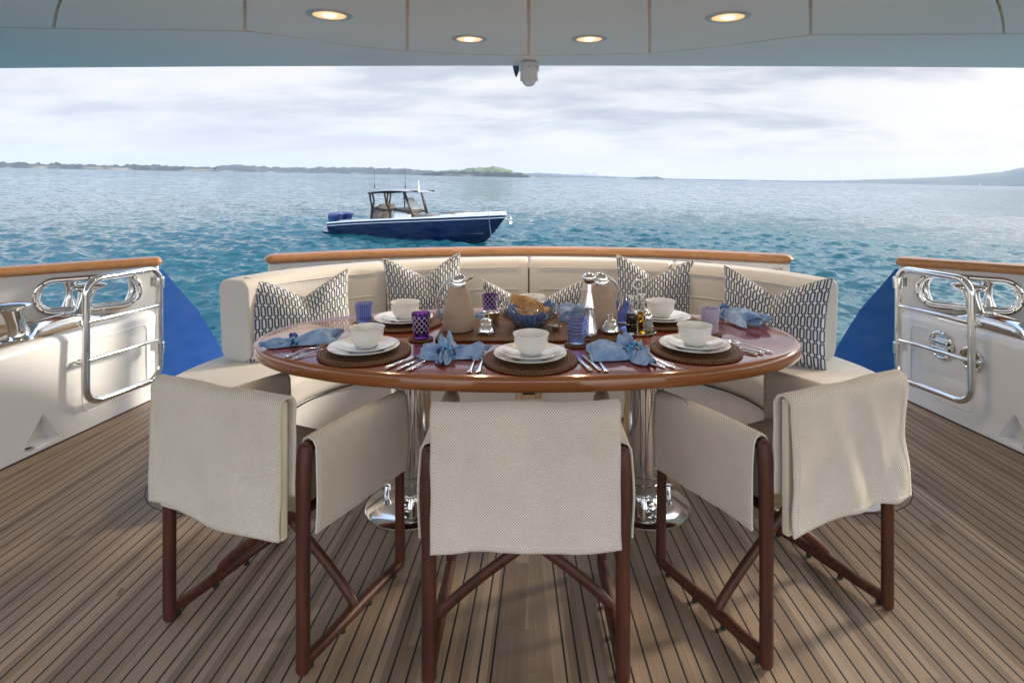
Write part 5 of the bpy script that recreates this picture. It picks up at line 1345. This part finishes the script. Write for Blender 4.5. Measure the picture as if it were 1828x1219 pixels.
def bottle(label, dx, dy, fill, liq, h=1.0):
    t = thing('cruet_bottle', label, 'bottle', tp(TRx+dx, TRy, TZ+.006)); t.location.y += dy; t['group'] = 'glass cruet bottles'
    mb = MB(); mb.lathe([(.0185, .0805), (.012, .090), (.0095, .100), (.0095, .122), (.0135, .125), (.0135, .129), (.009, .131), (.0075, .131), (.0075, .100), (.0105, .088), (.0170, .0800), (.0185, .0800)], 36, cap=False); mb.build('glass', M_['clear_glass'], t, ang=40)
    mb = MB(); mb.lathe([(0, 0), (.021, 0), (.0235, .003), (.0238, .062), (.0215, .0735), (.0186, .0800), (0, .0802)], 36); mb.build('liquid', M_[liq], t, ang=40)
    mb = MB(); mb.lathe([(0, .118), (.006, .118), (.0075, .132), (.006, .138), (.007, .142), (.0155, .148), (.0175, .151), (.0150, .154), (.006, .1545), (0, .1545)], 32); mb.build('stopper', M_['clear_glass'], t, ang=40)
    return t
bottle('glass bottle of black vinegar with a stopper', -.028, -.014, .080, 'vinegar'); bottle('glass bottle of golden olive oil with a stopper', .026, .020, .082, 'amber_oil')
t = thing('salt_shaker', 'small glass salt shaker with a domed silver top', 'salt shaker', tp(TRx+.040, TRy, TZ+.006)); t.location.y -= .030
mb = MB(); mb.lathe([(0, 0), (.017, 0), (.019, .003), (.019, .054), (.017, .058), (0, .058)], 28); mb.build('glass', M_['clear_glass'], t, ang=40)
mb = MB(); mb.lathe([(0, .012), (.0155, .012), (.0155, .052), (0, .052)], 24); mb.build('salt', M_['salt'], t, ang=40)
mb = MB(); mb.lathe([(.0192, .054), (.0196, .060), (.0185, .072), (.014, .082), (.007, .087), (0, .0885)], 32); mb.build('cap', M_['silver'], t, ang=60)
# little salt dish
t = thing('salt_dish', 'tiny silver dish with a spoon on the right part of the woven mat', 'dish', tp(.118, 2.93, RZ))
mb = MB(); mb.lathe([(0, 0), (.014, 0), (.019, .010), (.022, .020), (.020, .021), (.016, .012), (0, .006)], 28); mb.build('body', M_['silver'], t)
mb = MB(); mb.tube([(.0, 0, .010), (-.020, -.004, .022), (-.034, -.006, .026)], [.003, .0016, .0022], 7); mb.build('spoon', M_['silver'], t)

# ------------------------------------------------------------------ cutlery, modelled along +Y with the handle end at the origin
def strip(mb, st, flatk=.35):
    """st: list of (y, z, halfwidth, halfthick)"""
    rows = []
    for y_, z_, w_, h_ in st: rows.append([Vector((w_*math.cos(a), y_, z_+h_*math.sin(a))) for a in np.linspace(0, 2*pi, 13)[:-1]])
    mb.loft(rows)
HND = [(0, .004, .004, .0012), (.003, .0045, .0075, .0020), (.012, .005, .0095, .0024), (.03, .0055, .0080, .0024), (.06, .0075, .0055, .0022), (.09, .0100, .0038, .0020), (.115, .0105, .0032, .0019)]
def fork(s_=1.0):
    t = bpy.data.objects.new('fork', None); C.objects.link(t)
    mb = MB(); strip(mb, HND+[(.128, .009, .0042, .0016), (.140, .006, .0090, .0013), (.150, .0045, .0122, .0012), (.156, .0045, .0125, .0011)]); mb.build('handle', M_['silver'], t, ang=60)
    mb = MB()
    for k in range(4):
        x_ = -.0106+.00707*k; mb.tube([(x_, .152, .0045), (x_*1.02, .170, .0050), (x_, .188, .0090), (x_*.96, .200, .0145)], [.0019, .0017, .0015, .0007], 6)
    mb.build('tines', M_['silver'], t); t.scale = (s_, s_, s_); return t
def spoon(s_=1.0):
    t = bpy.data.objects.new('spoon', None); C.objects.link(t)
    mb = MB(); strip(mb, HND+[(.130, .009, .0045, .0016)]); mb.build('handle', M_['silver'], t, ang=60)
    def bw(u, v):
        a = 2*pi*u; r_ = v; y_ = .158+.032*r_*math.cos(a); x_ = .0205*r_*math.sin(a)*(1-.12*math.cos(a)); return (x_, y_, .0095-.0075*(1-r_*r_))
    mb = MB(); mb.grid(bw, 32, 8, cu=True); mb.build('bowl', M_['silver'], t, ang=180, solid=.0012); t.scale = (s_, s_, s_); return t
def knife(s_=1.0):
    t = bpy.data.objects.new('knife', None); C.objects.link(t)
    mb = MB(); strip(mb, [(0, .006, .004, .0030), (.003, .006, .0078, .0050), (.012, .006, .0088, .0058), (.05, .006, .0072, .0050), (.085, .006, .0060, .0044), (.092, .006, .0070, .0050), (.096, .006, .0058, .0040)]); mb.build('handle', M_['silver'], t, ang=60)
    mb = MB(); prof = [(.094, -.004, .005), (.104, -.0055, .006), (.13, -.0075, .0065), (.17, -.0085, .0065), (.195, -.0070, .0065), (.207, -.001, .0060), (.212, .004, .0050)]
    mb.loft([[Vector((a, y_, .0062)), Vector((a, y_, .0050)), Vector((b2, y_, .0046)), Vector((b2, y_, .0066))] for y_, a, b2 in prof]); mb.build('blade', M_['silver'], t, ang=40); t.scale = (s_, s_, s_); return t
F0, S0, K0 = fork(), spoon(), knife()
used = {'f': 0, 's': 0, 'k': 0}
def lay(kind, x_, yr, deg, label, s_=1.0, z_=TZ+.001, pitch=0):
    src = {'f': F0, 's': S0, 'k': K0}[kind]
    if used[kind]: o = copy_tree(src, (0, 0, 0))
    else: o = src
    used[kind] = 1
    o.location = (x_, yr*K, z_); o.rotation_euler = (pitch, 0, math.radians(deg)); o.scale = (s_, s_, s_)
    tag(o, label, {'f': 'fork', 's': 'spoon', 'k': 'knife'}[kind], {'f': 'silver forks', 's': 'silver spoons', 'k': 'silver knives'}[kind])
def g(px_, py_, z_=TZ):   # picture measurements turned into table positions while laying the cutlery out
    yr = 1219*(1.41-z_)/(py_-316); return (px_-944)*yr/1219, yr
A = g
for kind, (x_, yr), deg, lb, sc in (
    ('f', (-.905, 2.525), -34, 'outer fork of the front left setting, handle at the table edge', .95), ('f', (-.865, 2.500), -37, 'inner fork of the front left setting, tines by the mat', 1.0),
    ('k', (-.497, 2.370), -29, 'outer knife of the three pieces right of the front left mat', 1.0), ('k', (-.455, 2.355), -28, 'middle knife of the three pieces right of the front left mat', .95), ('s', (-.420, 2.345), -27, 'spoon right of the front left mat, bowl under the napkin tip', 1.0),
    ('f', (-.205, 2.325), -5, 'smaller fork left of the front middle mat', .92), ('f', (-.175, 2.325), -4, 'larger fork left of the front middle mat', 1.0),
    ('k', (.212, 2.345), 14, 'knife nearest the front middle mat', 1.0), ('k', (.245, 2.345), 14, 'second knife right of the front middle mat', .9), ('s', (.268, 2.335), 9, 'spoon half under the napkin right of the front middle mat', .92),
    ('f', (.475, 2.385), 29, 'outer fork of the front right setting', .95), ('f', (.510, 2.380), 31, 'inner fork of the front right setting, beside the mat', 1.0),
    ('k', (.855, 2.555), 44, 'knife nearest the front right mat', .95), ('k', (.885, 2.570), 46, 'second knife right of the front right mat', .95), ('s', (.925, 2.590), 42, 'spoon lying at the far right of the front right setting', 1.05),
    ('s', (-.800, 3.25), -100, 'spoon beside the blue tumbler at the back left', .8), ('f', (.40, 3.32), 160, 'fork between the right jug and the blue tumbler', .85), ('s', (.30, 3.30), 150, 'spoon lying behind the right jug', .8), ('f', (.115, 3.37), 165, 'fork by the napkin at the back middle seat', .8), ('k', (-.37, 3.33), 185, 'knife behind the left jug', .8)):
    lay(kind, x_, yr, deg, lb, sc)

# ------------------------------------------------------------------ napkins in bead rings
def lobe(mb, c, ang, L_, w0, w1, h0, h1, pleats, amp, ph, z0=.001, curl=0.0, end=1.0, tail=.0, uvo=(0, 0)):
    w1 *= 1.22; h1 *= 1.45; h0 *= 1.25; amp *= 1.15
    ca, sa = math.cos(ang), math.sin(ang)
    def f(u, v):
        e = u**.8; w_ = (w0+(w1-w0)*e)*(1-tail*max(0, (u-.6)/.4)**2); h_ = h0+(h1-h0)*math.sin(min(1, u*1.1)*pi*.62)
        b2 = 2*v-1; arch = (1-abs(b2)**3)
        q = b2*pleats*.5+ph*.3+.35*math.sin(u*3+ph); tri = abs((q % 1)-.5)*4-1            # sharp creases running out from the ring
        q2 = b2*pleats*.9+ph*.7-.3*math.sin(u*2+ph*2); tri2 = abs((q2 % 1)-.5)*4-1
        pl = amp*(1.5*tri+.7*tri2)*min(1, u*2.5+.35)+amp*1.2*noise.noise(Vector((u*3+ph, b2*2.5, ph)))
        z_ = z0+h_*arch*(1-.35*max(0, (u-.75)/.25)**2)+pl*(.25+.75*arch)
        lx = L_*u*(1+.10*math.sin(b2*4+ph)+.06*tri*u+.05*b2*math.sin(ph)); ly = w_*b2*(1+.06*tri)+curl*L_*u*u+.10*w_*math.sin(u*5+ph)
        z_ = max(z_, z0+.0008+.002*abs(b2))
        return (c[0]+lx*ca-ly*sa, c[1]+lx*sa+ly*ca, z_)
    mb.grid(f, 30, 56, uvfn=lambda u, v: (uvo[0]+v*2*w1*1.25, uvo[1]+(1-u)*L_))
def beads(x_, y_, z_, ang, R_, seed, label):
    t = thing('napkin_ring', label, 'napkin ring', (x_, y_, z_), ang, 'beaded napkin rings')
    mb = MB(); mb.tube([(0, R_*.82*math.cos(a), R_*.72*math.sin(a)) for a in np.linspace(0, 2*pi, 25)[:-1]], .0028, 8, closed=True); mb.build('band', M_['gold'], t)
    rnd = random.Random(seed); mb = MB()
    for i in range(62):
        a = rnd.uniform(-.15*pi, 1.15*pi) if i < 56 else rnd.uniform(0, 2*pi); rr_ = R_*(.90+rnd.random()*.34); mb.cur = rnd.randrange(4); ax_ = rnd.uniform(-.013, .013)
        c_ = Vector((ax_, rr_*math.cos(a), rr_*.85*math.sin(a))); s_ = rnd.uniform(.0032, .0055)
        e = Matrix.Rotation(rnd.random()*3, 4, 'X') @ Matrix.Rotation(rnd.random()*3, 4, 'Z')
        mb.lathe([(0, -s_*1.3), (s_*.7, -s_*.8), (s_, 0), (s_*.7, s_*.8), (0, s_*1.3)], 8, M=Matrix.Translation(c_) @ e, cap=False)
    mb.build('beads', BEADS, t, ang=50); return t
def napkin(label, x_, yr, lobes, z_=TZ+.001):
    mb = MB()
    for a in lobes: lobe(mb, *a)
    o = mb.build('napkin', M_['napkin'], ang=180, solid=.0012); o.location = (x_, yr*K, z_); tag(o, label, 'napkin', 'blue linen napkins'); return o
R = math.radians
# front left: long fan to the right, twisted tail to the lower left
x0, y0 = g(525, 617)
napkin('blue linen napkin at the front left seat, fanned right with its tail pointing left', x0, y0, [((0, 0), R(24), .175, .022, .062, .016, .030, 2, .005, .4, .001, .10, 1, .15, (.0, 0)), ((0, 0), R(34), .165, .020, .050, .010, .020, 3, .004, 2.0, .002, -.10, 1, .1, (.1, 0)), ((0, 0), R(208), .115, .020, .022, .016, .016, 3, .006, 1.0, .001, .0, 1, .75, (.2, 0))])
beads(x0-.002, y0*K, TZ+.021, R(27), .026, 3, 'bead ring round the front left napkin, with a gold band')
# left of the front middle seat
x0, y0 = g(797, 642)
napkin('blue linen napkin left of the front middle setting, spread in three points', x0, y0, [((0, 0), R(18), .150, .020, .038, .018, .026, 3, .006, .9, .001, .06, 1, .25, (.0, 0)), ((0, .005), R(96), .115, .020, .050, .022, .036, 3, .008, 2.4, .004, .05, 1, .35, (.15, 0)), ((0, 0), R(152), .105, .020, .040, .016, .024, 4, .008, 3.1, .001, -.06, 1, .2, (.3, 0)), ((0, -.005), R(176), .085, .014, .020, .010, .014, 3, .005, .1, .001, .1, 1, .3, (.4, 0)), ((.002, -.008), R(262), .075, .019, .026, .018, .018, 3, .008, 1.7, .001, 0, 1, .5, (.5, 0))])
beads(x0+.002, y0*K-.006, TZ+.022, R(80), .029, 5, 'bead ring of blue and turquoise drops on the napkin left of the front middle mat')
# right of the front middle seat
x0, y0 = g(1128, 640)
napkin('blue linen napkin right of the front middle setting, one broad end lying left', x0, y0, [((0, 0), R(176), .155, .022, .056, .020, .038, 2, .004, .2, .001, .02, 1, .05, (.0, 0)), ((0, .004), R(104), .085, .022, .048, .024, .040, 3, .007, 2.1, .004, .0, 1, .3, (.15, 0)), ((0, 0), R(62), .090, .018, .034, .018, .026, 3, .006, 1.2, .002, -.05, 1, .3, (.35, 0)), ((.01, 0), R(12), .055, .016, .024, .014, .016, 3, .005, .7, .001, 0, 1, .4, (.45, 0)), ((.004, -.008), R(292), .105, .020, .032, .020, .022, 3, .008, 2.9, .001, .05, 1, .55, (.55, 0))])
beads(x0+.004, y0*K-.006, TZ+.024, R(100), .030, 8, 'bead ring of dark blue drops on the napkin left of the front right forks')
# far right
x0, y0 = g(1296, 572)
napkin('blue linen napkin at the right end of the table, draped towards the spoon', x0, y0, [((0, .03), R(-58), .185, .024, .070, .036, .034, 2, .005, .5, .003, .05, 1, .05, (.0, 0)), ((.0, .02), R(-38), .195, .022, .055, .026, .024, 3, .005, 2.3, .002, .05, 1, .1, (.2, 0)), ((-.004, .03), R(110), .05, .02, .022, .02, .018, 3, .005, 1.0, .001, 0, 1, .5, (.4, 0))])
beads(x0, y0*K+.030, TZ+.036, R(-58), .030, 11, 'turquoise and blue bead ring standing behind the far right napkin')
# behind the left jug and behind the mill
x0, y0 = -.245, 3.20
napkin('blue linen napkin lying behind the left jug', x0, y0, [((0, 0), R(170), .17, .02, .045, .016, .022, 3, .006, 1.2, .001, .05, 1, .2, (.0, 0)), ((0, 0), R(15), .09, .02, .035, .016, .020, 3, .006, 2.2, .001, 0, 1, .3, (.3, 0))])
x0, y0 = .215, 3.16
napkin('blue linen napkin folded upright behind the ringed blue tumbler', x0, y0, [((.04, .0), R(175), .115, .035, .050, .040, .046, 2, .007, 1.9, .002, 0, 1, .1, (.0, 0)), ((.03, .02), R(80), .07, .03, .045, .035, .04, 3, .008, .7, .002, 0, 1, .2, (.3, 0))])
beads(.262, 3.17*K, TZ+.030, R(10), .026, 15, 'bead ring on the napkin behind the tall steel mill')

# labels for the shared-part prototypes are set above; nothing invisible is left in the scene
for o in list(scene.objects):
    if o.type == 'EMPTY' and not o.children: bpy.data.objects.remove(o)
print('objects', len(scene.objects))
